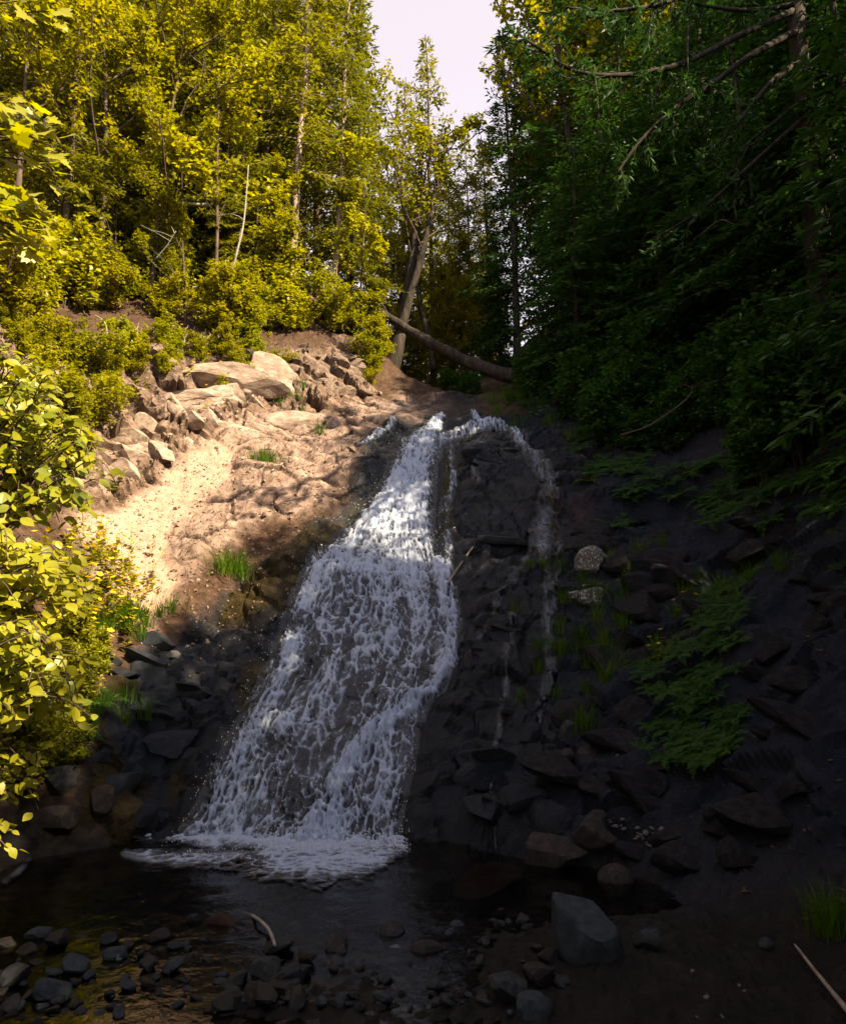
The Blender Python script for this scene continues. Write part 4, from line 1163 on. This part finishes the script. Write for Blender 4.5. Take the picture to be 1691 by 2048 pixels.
T('cedar_tree', CED[0], 1430, 11.4, 'dark cedar under the long bare branches', 'cedar tree', GR, .85)
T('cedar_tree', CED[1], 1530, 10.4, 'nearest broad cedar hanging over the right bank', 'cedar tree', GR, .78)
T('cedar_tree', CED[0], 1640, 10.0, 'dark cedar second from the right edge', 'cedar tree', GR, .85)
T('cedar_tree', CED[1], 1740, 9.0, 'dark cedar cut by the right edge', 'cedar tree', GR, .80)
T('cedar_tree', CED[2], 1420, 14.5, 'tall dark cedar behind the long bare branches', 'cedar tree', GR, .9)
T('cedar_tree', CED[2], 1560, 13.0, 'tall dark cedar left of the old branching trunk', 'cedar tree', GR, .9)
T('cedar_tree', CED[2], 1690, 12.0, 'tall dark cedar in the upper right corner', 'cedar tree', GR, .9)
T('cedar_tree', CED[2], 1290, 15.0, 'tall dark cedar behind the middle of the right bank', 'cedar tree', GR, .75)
# young growth filling the hillsides
ORD = ['first', 'second', 'third', 'fourth', 'fifth', 'sixth', 'seventh', 'eighth', 'ninth', 'tenth', 'eleventh', 'twelfth', 'thirteenth', 'fourteenth', 'fifteenth', 'sixteenth', 'seventeenth', 'eighteenth', 'nineteenth', 'twentieth']
def row(name, lib, x0, x1, n, Y0, Y1, s0, s1, what, cat, group):
    xs = sorted(x0+(x1-x0)*(i+random.uniform(.15, .85))/n for i in range(n))
    for i, px in enumerate(xs):
        T(name, random.choice(lib), px, random.uniform(Y0, Y1), what % (ordw(i+1)), cat, group, random.uniform(s0, s1))
row('sapling', [DEC[0], DEC[3]], -20, 530, 6, 13.4, 14.8, .36, .58, 'sunlit leafy sapling behind the cliff top shrubs, %s from the left edge', 'sapling', 'saplings behind the cliff top shrubs')
row('sapling', [SPR[0], SPR[2], SPR[2]], -20, 540, 15, 13.8, 17.0, .35, .7, 'young sunlit spruce above the leafy saplings, %s from the left edge', 'sapling', 'young spruces on the left hillside')
row('broadleaf_tree', [DEC[0], DEC[1], DEC[2]], -40, 600, 5, 17.0, 21.0, .8, 1.1, 'broadleaf tree in the upper left background row, %s from the left', 'tree', 'background broadleaf trees at left')
row('spruce_tree', [SPR[0], SPR[2]], 0, 640, 11, 19.0, 26.0, .9, 1.2, 'spruce in the farthest row at upper left, %s from the left', 'spruce tree', 'farthest spruces at left')
row('spruce_tree', [SPR[0], SPR[2], SPR[1]], 760, 1010, 7, 33.0, 46.0, .62, .85, 'far spruce low in the ravine gap, %s from the left', 'spruce tree', 'far spruces in the ravine gap')
row('sapling', [DEC[0], DEC[1]], 740, 1000, 6, 18.5, 22.0, .35, .5, 'sapling in the ravine behind the leaning trunks, %s from the left', 'sapling', 'saplings in the ravine')
row('spruce_tree', [SPR[0], SPR[2]], 1110, 1690, 8, 18.5, 23.0, .85, 1.05, 'spruce in the back row of the right hillside, %s from the ravine', 'spruce tree', 'back row spruces at right')
row('broadleaf_tree', [DEC[1], DEC[2], DEC[0]], 1090, 1600, 8, 15.5, 19.0, 1.4, 1.75, 'broadleaf tree among the right hillside conifers, %s from the ravine', 'tree', 'broadleaf trees at right')
row('cedar_tree', [CED[0], CED[1]], 1110, 1740, 10, 11.8, 15.0, .38, .62, 'young dark cedar in the right bank thicket, %s from the ravine', 'cedar tree', 'young cedars in the right bank thicket')
# unseen trees, added and sized to shade the pool and rock and block sky
GS = 'unseen trees added beside and behind the camera'
for i, (x, y, v, sc_) in enumerate([(5.0, 5.0, CED[1], .68), (5.6, 3.6, CED[0], 1.02), (5.0, 2.2, CED[1], 1.02), (6.2, .4, CED[0], .9), (6.2, 6.5, CED[0], 1.1), (4.6, 4.4, CED[1], .85), (4.7, 3.2, CED[0], .85), (5.6, 1.0, CED[1], .93), (4.3, 5.6, CED[0], .7), (4.9, -.3, CED[1], .96), (5.6, -1.1, CED[1], .79), (4.6, -1.2, CED[1], .68), (5.5, .1, CED[1], 1.0), (5.3, -2.1, CED[0], .66), (6.1, -2.7, CED[1], .66), (7.4, 5.6, CED[1], .85), (7.6, 2.6, CED[0], .95), (8.5, 7.6, CED[2], .6), (9.5, 4.5, CED[2], .6), (9.5, 0.5, CED[2], .65), (6.6, -2.0, CED[1], .75),
        (-3.2, -3.2, CED[2], .9), (0, -5, CED[2], .9), (2.6, -3.6, CED[1], .95), (4.2, -6, CED[2], .8), (-1.6, -7.5, CED[2], 1.0), (-5, -1.2, CED[1], .8), (-7, -3, SPR[2], .9), (-5.5, -6, SPR[0], .9), (-9, -1, SPR[2], .9), (-2.5, -9, SPR[2], .9), (1.5, -11, SPR[0], .9), (-8, 2.5, SPR[0], .8), (-12, 4, SPR[2], .9)]):
    plant_tree('cedar_tree' if v in CED else 'spruce_tree', v, (x, y, float(H(x, y))), 'unseen conifer added beside or behind the viewpoint to shade the gorge', 'tree', GS, sc_)

# ---- the old tree whose long bare branches reach in at the top right
def old_tree():
    c = np.array(base_xyz(1640, 9.3))
    root = thing('old_cedar_tree', c, 'old conifer with long bare drooping branches at the top right', 'tree')
    top = pl([(1628, 420, 9.2), (1612, 250, 9.1), (1598, 120, 9.0), (1588, 0, 8.9), (1575, -160, 8.8)])
    P = smoothline(np.concatenate([[c+[0, 0, -.2]], top]), 4)
    mb = MB(); tube(mb, P-c, np.linspace(.17, .10, len(P)), 9, rough=.15, seed=8)
    trunk_ = obj('trunk', mb.mesh('trunk', M_bark_dark, True), root)
    r = np.random.default_rng(77)
    BR = [([(1588, 20, 8.9), (1480, 70, 8.4), (1360, 128, 8.0), (1250, 150, 7.7), (1150, 142, 7.5), (1075, 95, 7.4), (1040, 70, 7.4)], .045, 1),
          ([(1596, 60, 8.9), (1500, 110, 8.4), (1420, 170, 8.1), (1370, 200, 7.9), (1290, 270, 7.7), (1230, 350, 7.6)], .05, 1),
          ([(1602, 120, 9.0), (1540, 165, 8.6), (1470, 250, 8.3), (1400, 320, 8.1)], .05, .8),
          ([(1604, 100, 9.0), (1622, 160, 8.7), (1628, 225, 8.6)], .03, 0),
          ([(1590, 10, 8.9), (1500, 20, 8.5), (1400, 10, 8.2), (1300, -20, 8.0)], .04, 1),
          ([(1590, -20, 8.9), (1450, -30, 8.3), (1330, 5, 7.8), (1240, 20, 7.5), (1130, 15, 7.3)], .04, 1.2),
          ([(1606, 200, 9.0), (1540, 250, 8.6), (1480, 300, 8.4), (1465, 340, 8.3)], .03, .3),
          ([(1610, 230, 9.0), (1500, 330, 8.5), (1400, 420, 8.2), (1300, 480, 8.0)], .035, .8),
          ([(1615, 260, 9.1), (1680, 330, 8.6), (1740, 420, 8.3)], .035, .8),
          ([(1500, 280, 8.4), (1475, 330, 8.3), (1460, 345, 8.3)], .012, 0),
          ([(1376, 20, 8.0), (1374, 120, 7.9), (1380, 190, 7.9)], .018, .3)]
    bld = Blades(r)
    for rows, rad, lf in BR:
        Q = smoothline(pl(rows), 5)
        mb = MB(); tube(mb, Q-c, np.linspace(rad, rad*.25, len(Q)), 6, rough=.2, seed=int(rad*1000))
        m = 0
        n = int(len(Q)*1.3*lf) if lf else 3
        for k in range(n):
            u = r.uniform(.25, 1)*(len(Q)-1); i = min(int(u), len(Q)-2)
            p = Q[i]+(Q[i+1]-Q[i])*(u-i); tg = unit(Q[i+1]-Q[i])
            td = unit(tg*.6+r.normal(0, .6, 3)+np.array([0, 0, -.45])); tl = r.uniform(.2, .6)
            tw = np.array([p+td*tl*f+np.array([0, 0, -.12*f*f*tl]) for f in (0, .35, .7, 1)])
            tube(mb, tw-c, [.007, .005, .004, .002], 4, cap=False)
            if lf:
                q = 22
                f = r.uniform(.2, 1, q)
                B = p+td*(tl*f)[:, None]
                D = td*.7+r.normal(0, .5, (q, 3))+np.array([0, 0, -.15])
                bld.add(B-c, D, r.uniform(.07, .15, q), r.uniform(.018, .034, q))
        obj('branch', mb.mesh('branch', M_bark_dark, True), trunk_)
    obj('crown', bld.mesh('crown', L_cedar), root)
old_tree()

# ------------------------------------------------------------------ shrubs on the banks
def shrubs(name, lib, spots, labels, cat, group):
    for i, (px, py, sc) in enumerate(spots):
        p = hit(px, py, 4, 30)
        v = random.choice(lib)
        plant_tree(name, v, p, labels if isinstance(labels, str) else labels[i], cat, group, sc*random.uniform(.85, 1.15), part=('trunk', 'branches', 'crown'))
shrubs('shrub', SHR[:2], [(random.uniform(0, 720), 0, 1) for _ in range(0)], '', 'shrub', None)
spots = []
for i in range(34):
    px = random.uniform(-30, 740)
    py = np.interp(px, [0, 250, 480, 640, 740], [630, 620, 680, 660, 690])-abs(random.gauss(0, 34))
    spots.append((px, py, random.uniform(.4, 1.0)))
spots.sort()
shrubs('shrub', SHR[:2], spots, ['sunlit leafy shrub along the top of the left cliff, %s from the left edge' % ordw(i+1) for i in range(len(spots))], 'shrub', 'shrubs along the cliff top')
shrubs('shrub', SHR[:2], [(210, 780, .5), (225, 830, .5), (150, 770, .6), (260, 740, .45), (90, 800, .6), (320, 710, .4), (180, 860, .5), (120, 900, .6), (60, 880, .7), (520, 720, .35), (440, 710, .4), (30, 950, .8), (150, 960, .6)],
       ['small leafy shrub on the left cliff face, %s from the left edge' % ordw(i) for i in (8, 10, 5, 11, 3, 12, 7, 4, 2, 14, 13, 1, 6)], 'shrub', 'shrubs on the cliff face')
spots = []
for i in range(36):
    px = random.uniform(1060, 1700)
    py = np.interp(px, [1000, 1150, 1300, 1500, 1700], [790, 830, 850, 880, 900])+random.gauss(-10, 45)
    spots.append((px, py, random.uniform(.45, .85)))
spots.sort()
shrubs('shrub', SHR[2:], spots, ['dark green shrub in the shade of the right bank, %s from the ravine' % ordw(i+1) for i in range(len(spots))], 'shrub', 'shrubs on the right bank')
shrubs('shrub', SHR[:2], [(738, 745, .5), (748, 700, .6), (760, 720, .5), (735, 780, .3)], ['leafy shrub at the right end of the blocky rock wall, %s up the slope' % ordw(k) for k in (2, 4, 3, 1)], 'shrub', 'shrubs at the end of the rock wall')
shrubs('shrub', SHR[:2], [(10, 1450, .42), (60, 1470, .4), (110, 1450, .38), (150, 1480, .32), (30, 1540, .4), (90, 1540, .34), (150, 1400, .4), (60, 1400, .42), (5, 1600, .4), (190, 1330, .35), (120, 1340, .4)], ['low leafy plant on the left bank under the sunlit branches, %s from the left edge' % ordw(k) for k in (2, 4, 7, 9, 3, 6, 10, 5, 1, 11, 8)], 'plant', 'low plants on the left bank')
spots = sorted((random.uniform(20, 560), 0, random.uniform(.22, .42)) for _ in range(24))
spots = [(a, np.interp(a, [20, 250, 480, 560], [700, 720, 740, 730])+random.gauss(0, 26), c) for a, b, c in spots]
shrubs('shrub', SHR[:2], spots, ['low leafy plant rooted in cracks of the upper left cliff, %s from the left' % ordw(i+1) for i in range(len(spots))], 'plant', 'low plants in the cliff cracks')
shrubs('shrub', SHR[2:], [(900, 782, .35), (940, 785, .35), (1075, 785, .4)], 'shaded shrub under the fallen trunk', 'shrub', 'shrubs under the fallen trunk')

# ------------------------------------------------------------------ grass, ferns, flowers
def tuft_mesh(name, seed, n, h, w, mat, spread=.10, arch=.5):
    r = np.random.default_rng(seed); mb = MB()
    for _ in range(n):
        a = r.uniform(0, 6.28); rr = abs(r.normal(0, spread)); L = h*r.uniform(.5, 1.15)
        b = np.array([np.cos(a)*rr, np.sin(a)*rr, 0]); dr = np.array([np.cos(a+r.normal(0, .5)), np.sin(a+r.normal(0, .5)), 0])
        ar = arch*r.uniform(.3, 1.3); s = np.array([-dr[1], dr[0], 0])
        P = [b+np.array([0, 0, L*u*(1-.25*ar*u)])+dr*L*ar*u*u for u in (0, .4, .75, 1)]
        ww = [w, w*.9, w*.6, w*.08]
        V = np.array([q for p, k in zip(P, ww) for q in (p+s*k/2, p-s*k/2)])
        mb.add(V, [np.array([(0, 1, 3, 2), (2, 3, 5, 4), (4, 5, 7, 6)])])
    return mb.mesh(name, mat)
TUF = [tuft_mesh('blades', 70+i, 70, .32, .008, L_grass, .09) for i in range(4)]
def tuft(px, py, sc, label, group=None, n=1, sp=0):
    for k in range(n):
        p = hit(px+random.gauss(0, sp), py+random.gauss(0, sp*.5), 3, 30)
        t = thing('grass_tuft', (p[0], p[1], p[2]-.02), label, 'grass', group, random.uniform(0, 6.28), sc*random.uniform(.8, 1.2))
        obj('blades', random.choice(TUF), t)
tuft(640, 872, .9, 'bright grass tuft on the slab near the waterfall lip')
tuft(515, 945, .9, 'sunlit grass growing in a crack of the left slab', 'grass in the slab crack', 4, 18)
tuft(470, 1155, 1.2, 'dark green grass clump on the slab left of the waterfall', 'grass clump left of the waterfall', 5, 16)
tuft(1008, 805, 1.0, 'sunlit grass under the root end of the fallen trunk', 'grass under the fallen trunk', 5, 18)
tuft(1160, 1460, .9, 'grass tuft between small blocks on the lower rock face', 'grass between the blocks', 3, 8)
tuft(1165, 1200, .7, 'grass around the lichen spotted boulders', 'grass by the lichen boulders', 6, 26)
tuft(580, 805, .6, 'low grass along the foot of the blocky rock wall', 'grass below the rock wall', 8, 30)
tuft(1200, 1330, .7, 'sparse grass on the dark bank right of the trickle', 'grass on the dark right bank', 26, 70)
tuft(1330, 1180, .7, 'sparse grass in the shade of the right slope', 'grass on the right slope', 30, 110)
tuft(260, 1250, .8, 'green grass below the yellow flowers at left', 'grass below the flowers', 16, 36)
tuft(190, 1430, .8, 'shaded grass beside the left rocks', 'grass beside the left rocks', 12, 40)
tuft(1650, 1860, .7, 'grass at the right edge of the picture', 'grass at the right edge', 6, 26)
tuft(1140, 860, .8, 'shaded grass on the right lip of the waterfall', 'grass on the right lip', 18, 60)

def fern_mesh(seed, fronds=11, L=.5):
    r = np.random.default_rng(seed); bld = Blades(r); st = MB()
    for f in range(fronds):
        a = f*6.28/fronds+r.normal(0, .25); ar = r.uniform(.5, 1.0); l = L*r.uniform(.7, 1.15)
        u = np.linspace(0, 1, 26); dr = np.array([np.cos(a), np.sin(a), 0])
        P = dr*(l*u*(.55+.45*ar))[:, None]+np.array([0, 0, 1.0])*(l*(.75*u-.75*ar*u*u))[:, None]
        tube(st, P[::3], .003, 4, cap=False)
        tg = unit(np.gradient(P, axis=0)); sd = np.cross(dr, [0, 0, 1.0])
        for s in (-1, 1):
            D = sd*s+tg*.45+np.array([0, 0, -.12]); n = len(P)-2
            Ln = l*.20*np.sin(np.pi*np.clip(u*.85+.12, 0, 1))
            bld.add(P[2:], D[2:] if D.ndim > 1 else np.repeat(D[None], n, 0), Ln[2:]*r.uniform(.7, 1.2, n), .013, np.array([0, 0, 1.0])+r.normal(0, .35, (n, 3)))
    return bld.mesh('fronds', L_shade), st.mesh('stems', L_shade)
FERN = [fern_mesh(80+i) for i in range(3)]
def ferns(pts, label, group, sc=1.0):
    for px, py in pts:
        p = hit(px, py, 3, 30); f = random.choice(FERN)
        n_ = Nrm(p[0], p[1]); t = thing('fern', (p[0], p[1], p[2]+.02), label, 'fern', group, 0, sc*random.uniform(.7, 1.2))
        t.rotation_euler = (Vector(n_*.8+np.array([0, 0, .35])).to_track_quat('Z', 'Y') @ Euler((0, 0, random.uniform(0, 6.28))).to_quaternion()).to_euler()
        obj('fronds', f[0], t); obj('stems', f[1], t)
ferns([(random.gauss(1405, 42), random.uniform(1310, 1545)) for _ in range(60)], 'green fern in the hanging patch on the right bank', 'fern patch on the right bank', .42)
ferns([(random.gauss(1450, 30), random.uniform(1150, 1330)) for _ in range(26)], 'fern above the hanging patch on the right bank', 'ferns above the patch', .5)
ferns([(random.uniform(1150, 1690), random.gauss(950, 60)) for _ in range(70)], 'shaded fern under the cedars of the right bank', 'ferns under the cedars', .7)
ferns([(random.uniform(1030, 1250), random.gauss(800, 16)) for _ in range(16)], 'fern at the right lip of the waterfall', 'ferns at the right lip', .6)
ferns([(random.uniform(90, 210), random.uniform(1400, 1540)) for _ in range(5)], 'fern under the left bushes above the pool', 'ferns under the left bushes', .5)
ferns([(1690, 1150), (1700, 1180)], 'pale green fern tip at the right edge', 'ferns at the right edge', .4)

def flower_parts():
    r = np.random.default_rng(5); st = MB(); bl = Blades(r)
    tube(st, [(0, 0, 0), (.01, .01, .15), (.02, 0, .30)], [.003, .002, .002], 4, cap=False)
    n = 14; z = r.uniform(.02, .22, n); a = r.uniform(0, 6.28, n)
    bl.add(np.stack([0*z, 0*z, z], -1), np.stack([np.cos(a), np.sin(a), r.uniform(-.1, .6, n)], -1), .075, .035, np.repeat([[0, 0, 1.0]], n, 0))
    pt = MB(); c = np.array([.02, 0, .305])
    for k in range(5):
        t = k*2*np.pi/5; d = np.array([np.cos(t), np.sin(t), .35]); s = np.array([-np.sin(t), np.cos(t), 0])
        pt.add(np.array([c, c+d*.019+s*.014, c+d*.031, c+d*.019-s*.014]), [np.array([(0, 1, 2, 3)])])
    return st.mesh('stem', L_grass), bl.mesh('leaves', L_dec), pt.mesh('petals', M_petal)
FL = flower_parts()
def flowers(pts, label, group, sc=1.0):
    for px, py in pts:
        p = hit(px, py, 3, 30)
        t = thing('yellow_flower', (p[0], p[1], p[2]-.02), label, 'flower', group, random.uniform(0, 6.28), sc*random.uniform(.75, 1.2))
        t.rotation_euler = (random.gauss(.25, .2), random.gauss(.1, .2), random.uniform(0, 6.28))
        st_ = obj('stem', FL[0], t); obj('leaves', FL[1], st_); obj('petals', FL[2], st_)
flowers([(random.gauss(190, 50), random.gauss(1190, 62)) for _ in range(150)], 'small yellow flower in the patch left of the dirt trail', 'yellow flowers by the trail', 1.15)
flowers([(random.gauss(40, 40), random.gauss(1330, 70)) for _ in range(26)], 'small yellow flower under the bright bush at left', 'yellow flowers under the bush', 1.1)
flowers([(1320, 1345), (1332, 1340), (1322, 1352), (1358, 1338), (1350, 1215), (1362, 1212), (1372, 1208), (1382, 1240)], 'yellow flower on the dark right bank', 'yellow flowers on the right bank', .8)
flowers([(random.uniform(230, 560), random.gauss(740, 40)) for _ in range(36)], 'yellow flower rooted on the sunlit cliff', 'yellow flowers on the cliff', .9)

# gravel, needles and fallen leaves scattered on the banks
def litter():
    r = np.random.default_rng(91)
    V0, F0 = np.array([(1.0, 0, 0), (-1, 0, 0), (0, 1, 0), (0, -1, 0), (0, 0, .7), (0, 0, -.7)]), np.array([(0, 2, 4), (2, 1, 4), (1, 3, 4), (3, 0, 4), (2, 0, 5), (1, 2, 5), (3, 1, 5), (0, 3, 5)])
    def pts(n, x0, x1, y0, y1):
        x = r.uniform(x0, x1, n); y = r.uniform(y0, y1, n)
        q = np.stack([x, y, H(x, y)], -1)+Nrm(x, y, .3)*rel_at(x, y)[:, None]
        return q
    mb = MB()
    q = pts(5200, -6, -.8, 7.5, 14.5); px, py = project(q)
    q = q[(px > 120) & (px < 780) & (py > 780) & (py < 1300) & (falls_mask(px, py) < -20)]
    for p in q:
        s = .008*math.exp(abs(r.normal(0, .7)))
        mb.add((V0*s*r.uniform(.6, 1.3, 3))@np.array(Euler(r.uniform(0, 6, 3)).to_matrix()).T+p+[0, 0, s*.3], [F0])
    tag(obj('gravel', mb.mesh('gravel', M_rock_wall)), 'loose gravel chips scattered over the sunlit slab and trail', 'gravel', kind='stuff')
    bl = Blades(r)
    q = np.concatenate([pts(9000, -7, -1, 8.0, 17), pts(5000, 1.5, 6, 3.5, 13)]); px, py = project(q)
    q = q[(falls_mask(px, py) < -40) & (q[:, 2] > .15)]
    n = len(q); D = r.normal(size=(n, 3)); D[:, 2] *= .25
    bl.add(q+[0, 0, .01], D, r.uniform(.02, .07, n), r.uniform(.006, .03, n), np.array([0, 0, 1.0])+r.normal(0, .3, (n, 3)))
    L_lit = mat_leaf('dead_leaves', [(.05, .028, .012), (.11, .065, .028), (.19, .13, .06)], .15)
    tag(obj('leaf_litter', bl.mesh('leaf_litter', L_lit)), 'brown fallen leaves and needles lying on both banks', 'leaf litter', kind='stuff')
litter()

# roots hanging from the cliff edge
def roots():
    c = hit(400, 700, 5, 30)
    root = thing('hanging_roots', c, 'tangle of thin bare roots hanging from the cliff edge at left', 'roots')
    for i in range(70):
        px = random.uniform(210, 520); py = np.interp(px, [210, 350, 520], [655, 665, 690])+random.gauss(0, 8)
        p = hit(px, py, 5, 30)
        L = random.uniform(.15, .6)
        P = [p+np.array([0, -.10, .05])]
        for k in range(5):
            P.append(P[-1]+np.array([random.gauss(0, .04), random.gauss(-.015, .02), -L/5]))
        mb = MB(); tube(mb, np.array(P)-c, np.linspace(.010, .003, 6), 4, cap=False)
        obj('root', mb.mesh('root', M_dead if i % 3 else M_bark_pale, True), root)
roots()

# dead twigs standing among the left shrubs
for rows, r0, lab in [
    ([(430, 640, 13.4), (445, 580, 13.3), (452, 520, 13.3)], .016, 'thin bare upright twig among the cliff top shrubs'),
    ([(212, 800, 11.6), (216, 720, 11.5), (212, 650, 11.5), (190, 630, 11.4)], .02, 'thin bare sapling stem standing before the left cliff'),
    ([(310, 520, 13.2), (335, 490, 13.1), (352, 462, 13.0)], .016, 'pale broken twig slanting among the left leaves'),
    ([(460, 560, 13.3), (475, 500, 13.2), (488, 440, 13.2), (497, 330, 13.2)], .028, 'thin leaning bare stem left of the bare trunked spruce pair'),
    ([(1400, 470, 9.4), (1440, 440, 9.2), (1470, 450, 9.1), (1500, 445, 9.1)], .012, 'bare forked dead twig in the dark cedars'),
    ([(1240, 870, 9.8), (1300, 850, 9.6), (1370, 800, 9.4), (1385, 770, 9.4)], .014, 'bare dead branch lying over the shaded right bank')]:
    P = smoothline(pl(rows), 4); c = P[0]
    mb = MB(); tube(mb, P-c, np.linspace(r0, r0*.35, len(P)), 5, rough=.2, seed=4)
    for k in range(4):
        i = random.randrange(2, len(P)-1); d = np.array([random.gauss(0, 1), random.gauss(0, .5), random.uniform(.2, .9)])*.22
        tube(mb, np.array([P[i], P[i]+d*.5+[0, 0, .02], P[i]+d])-c, [r0*.4, r0*.3, r0*.15], 4, cap=False)
    tag(obj('dead_twig', mb.mesh('dead_twig', M_bark if rows[0][0] > 1000 else M_dead, True), None, c), lab, 'twig')

# ------------------------------------------------------------------ big leaved bushes close to the camera at left
def leaf_mesh(name, outline, mat, fold=.12, curl=.12):
    """outline: half profile (along, half width)"""
    a = np.array(outline); n = len(a)
    mid = np.stack([a[:, 0], 0*a[:, 0], -curl*a[:, 0]**2], -1)
    lf = np.stack([a[:, 0], a[:, 1], fold*a[:, 1]-curl*a[:, 0]**2], -1)
    rt = lf*np.array([1, -1, 1])
    V = np.concatenate([mid, lf, rt])
    i = np.arange(n-1)
    return mesh_np(name, V, [np.concatenate([np.stack([i, i+1, n+i+1, n+i], -1), np.stack([i, 2*n+i, 2*n+i+1, i+1], -1)])], mat, False)
OVAL = leaf_mesh('leaf', [(0, .015), (.12, .16), (.3, .30), (.5, .33), (.7, .25), (.88, .11), (1, .005)], L_bright)
MAPLE = leaf_mesh('leaf', [(0, .02), (.06, .30), (.02, .40), (.22, .36), (.30, .62), (.44, .44), (.52, .52), (.58, .20), (.76, .26), (.80, .12), (1, .005)], L_bright, .10, .10)

def near_bush(label, cat, root_p, sprays, leafme, size, name='leafy_bush', per=9, cap=300, sag=.5):
    root = thing(name, root_p, label, cat)
    rp = np.array(root_p, float)
    n_ind = 0; rest = MB()
    lv = np.array([v.co[:] for v in leafme.vertices]); lf = np.array([p.vertices[:] for p in leafme.polygons])
    todo = []
    for (px, py, Y) in sprays:
        e = at(px, py, Y)
        m = (rp+e)/2+np.array([random.gauss(0, .08), random.gauss(0, .08), .25])
        P = smoothline([rp+np.array([random.gauss(0, .08), random.gauss(0, .08), 0]), m, e+np.array([-.05, 0, .05]), e+np.array([random.uniform(.02, .15), random.gauss(0, .08), -.08])], 4)
        mb = MB(); tube(mb, P-rp, np.linspace(.008, .0025, len(P)), 5, cap=False)
        stem_ = obj('stem', mb.mesh('stem', M_bark, True), root)
        k0 = int(len(P)*.5)
        for k in range(per):
            u = random.uniform(k0, len(P)-1); i = min(int(u), len(P)-2)
            p = P[i]+(P[i+1]-P[i])*(u-i)+np.array([random.gauss(0, .03), random.gauss(0, .03), random.gauss(0, .02)])
            s = size*random.uniform(.6, 1.2)
            nv = Vector((.30+random.gauss(0, .4), -.45+random.gauss(0, .4), .75+random.gauss(0, .3))).normalized()
            dv = Vector((random.gauss(.25, .8), random.gauss(-.2, .6), random.gauss(-.6, .5)))
            dv = (dv-nv*dv.dot(nv)).normalized(); sv = nv.cross(dv)
            rot = Matrix(((dv.x, sv.x, nv.x), (dv.y, sv.y, nv.y), (dv.z, sv.z, nv.z))).to_euler()
            todo.append((p-rp, rot, s, stem_))
    random.shuffle(todo)
    for p, rot, s, stem_ in todo:
        if n_ind < cap:
            obj('leaf', leafme, stem_, p, rot, s); n_ind += 1
        else:
            M3 = np.array(rot.to_matrix())
            rest.add((lv*s)@M3.T+p, [lf])
    if rest.n:
        o = obj('leaves', rest.mesh('leaves', leafme.materials[0]), root); o['kind'] = 'stuff'

def spray_spots(n, pts, Y0, Y1):
    out = []
    P = np.array(pts, float)
    while len(out) < n:
        x, y = random.uniform(P[:, 0].min(), P[:, 0].max()), random.uniform(P[:, 1].min(), P[:, 1].max())
        if float(poly(np.array([x]), np.array([y]), pts, 1)[0]) > .5:
            out.append((x, y, random.uniform(Y0, Y1)))
    return out
near_bush('bright sunlit bush with broad leaves filling the left edge mid height', 'bush', (-3.75, 5.0, 1.2),
          spray_spots(110, [(-60, 700), (40, 700), (120, 800), (190, 900), (215, 960), (170, 1000), (100, 1020), (-60, 1040)], 4.6, 5.2), OVAL, .095)
near_bush('sunlit leafy branch arching low over the yellow flowers at the left edge', 'bush', (-3.2, 4.3, .9),
          spray_spots(70, [(-60, 1060), (60, 1070), (130, 1110), (150, 1180), (110, 1230), (-60, 1230)], 4.0, 4.5), OVAL, .085)
near_bush('lowest sunlit leafy branch at the left edge above the pool', 'bush', (-3.0, 4.0, .6),
          spray_spots(64, [(-60, 1250), (60, 1250), (150, 1310), (160, 1360), (120, 1420), (40, 1400), (-60, 1420)], 3.7, 4.2), OVAL, .078)
near_bush('sparse leafy twigs at the left edge beside the pool rocks', 'bush', (-2.9, 4.3, .3),
          spray_spots(20, [(-60, 1480), (60, 1490), (130, 1510), (120, 1540), (20, 1660), (-60, 1700)], 4.0, 4.5), OVAL, .07)
near_bush('maple branch with large lobed yellow green leaves at the upper left edge', 'maple branch', (-4.6, 3.6, 4.0),
          spray_spots(26, [(-60, 190), (50, 190), (90, 260), (105, 320), (60, 350), (-60, 300)], 4.0, 4.3)+spray_spots(11, [(-40, 380), (60, 390), (85, 420), (60, 440), (-40, 440)], 4.0, 4.3)+spray_spots(10, [(-40, 450), (50, 455), (85, 480), (-40, 490)], 4.0, 4.3)+spray_spots(4, [(-40, 0), (90, 0), (100, 40), (-40, 60)], 4.0, 4.3),
          MAPLE, .125, name='maple_branch', per=6)
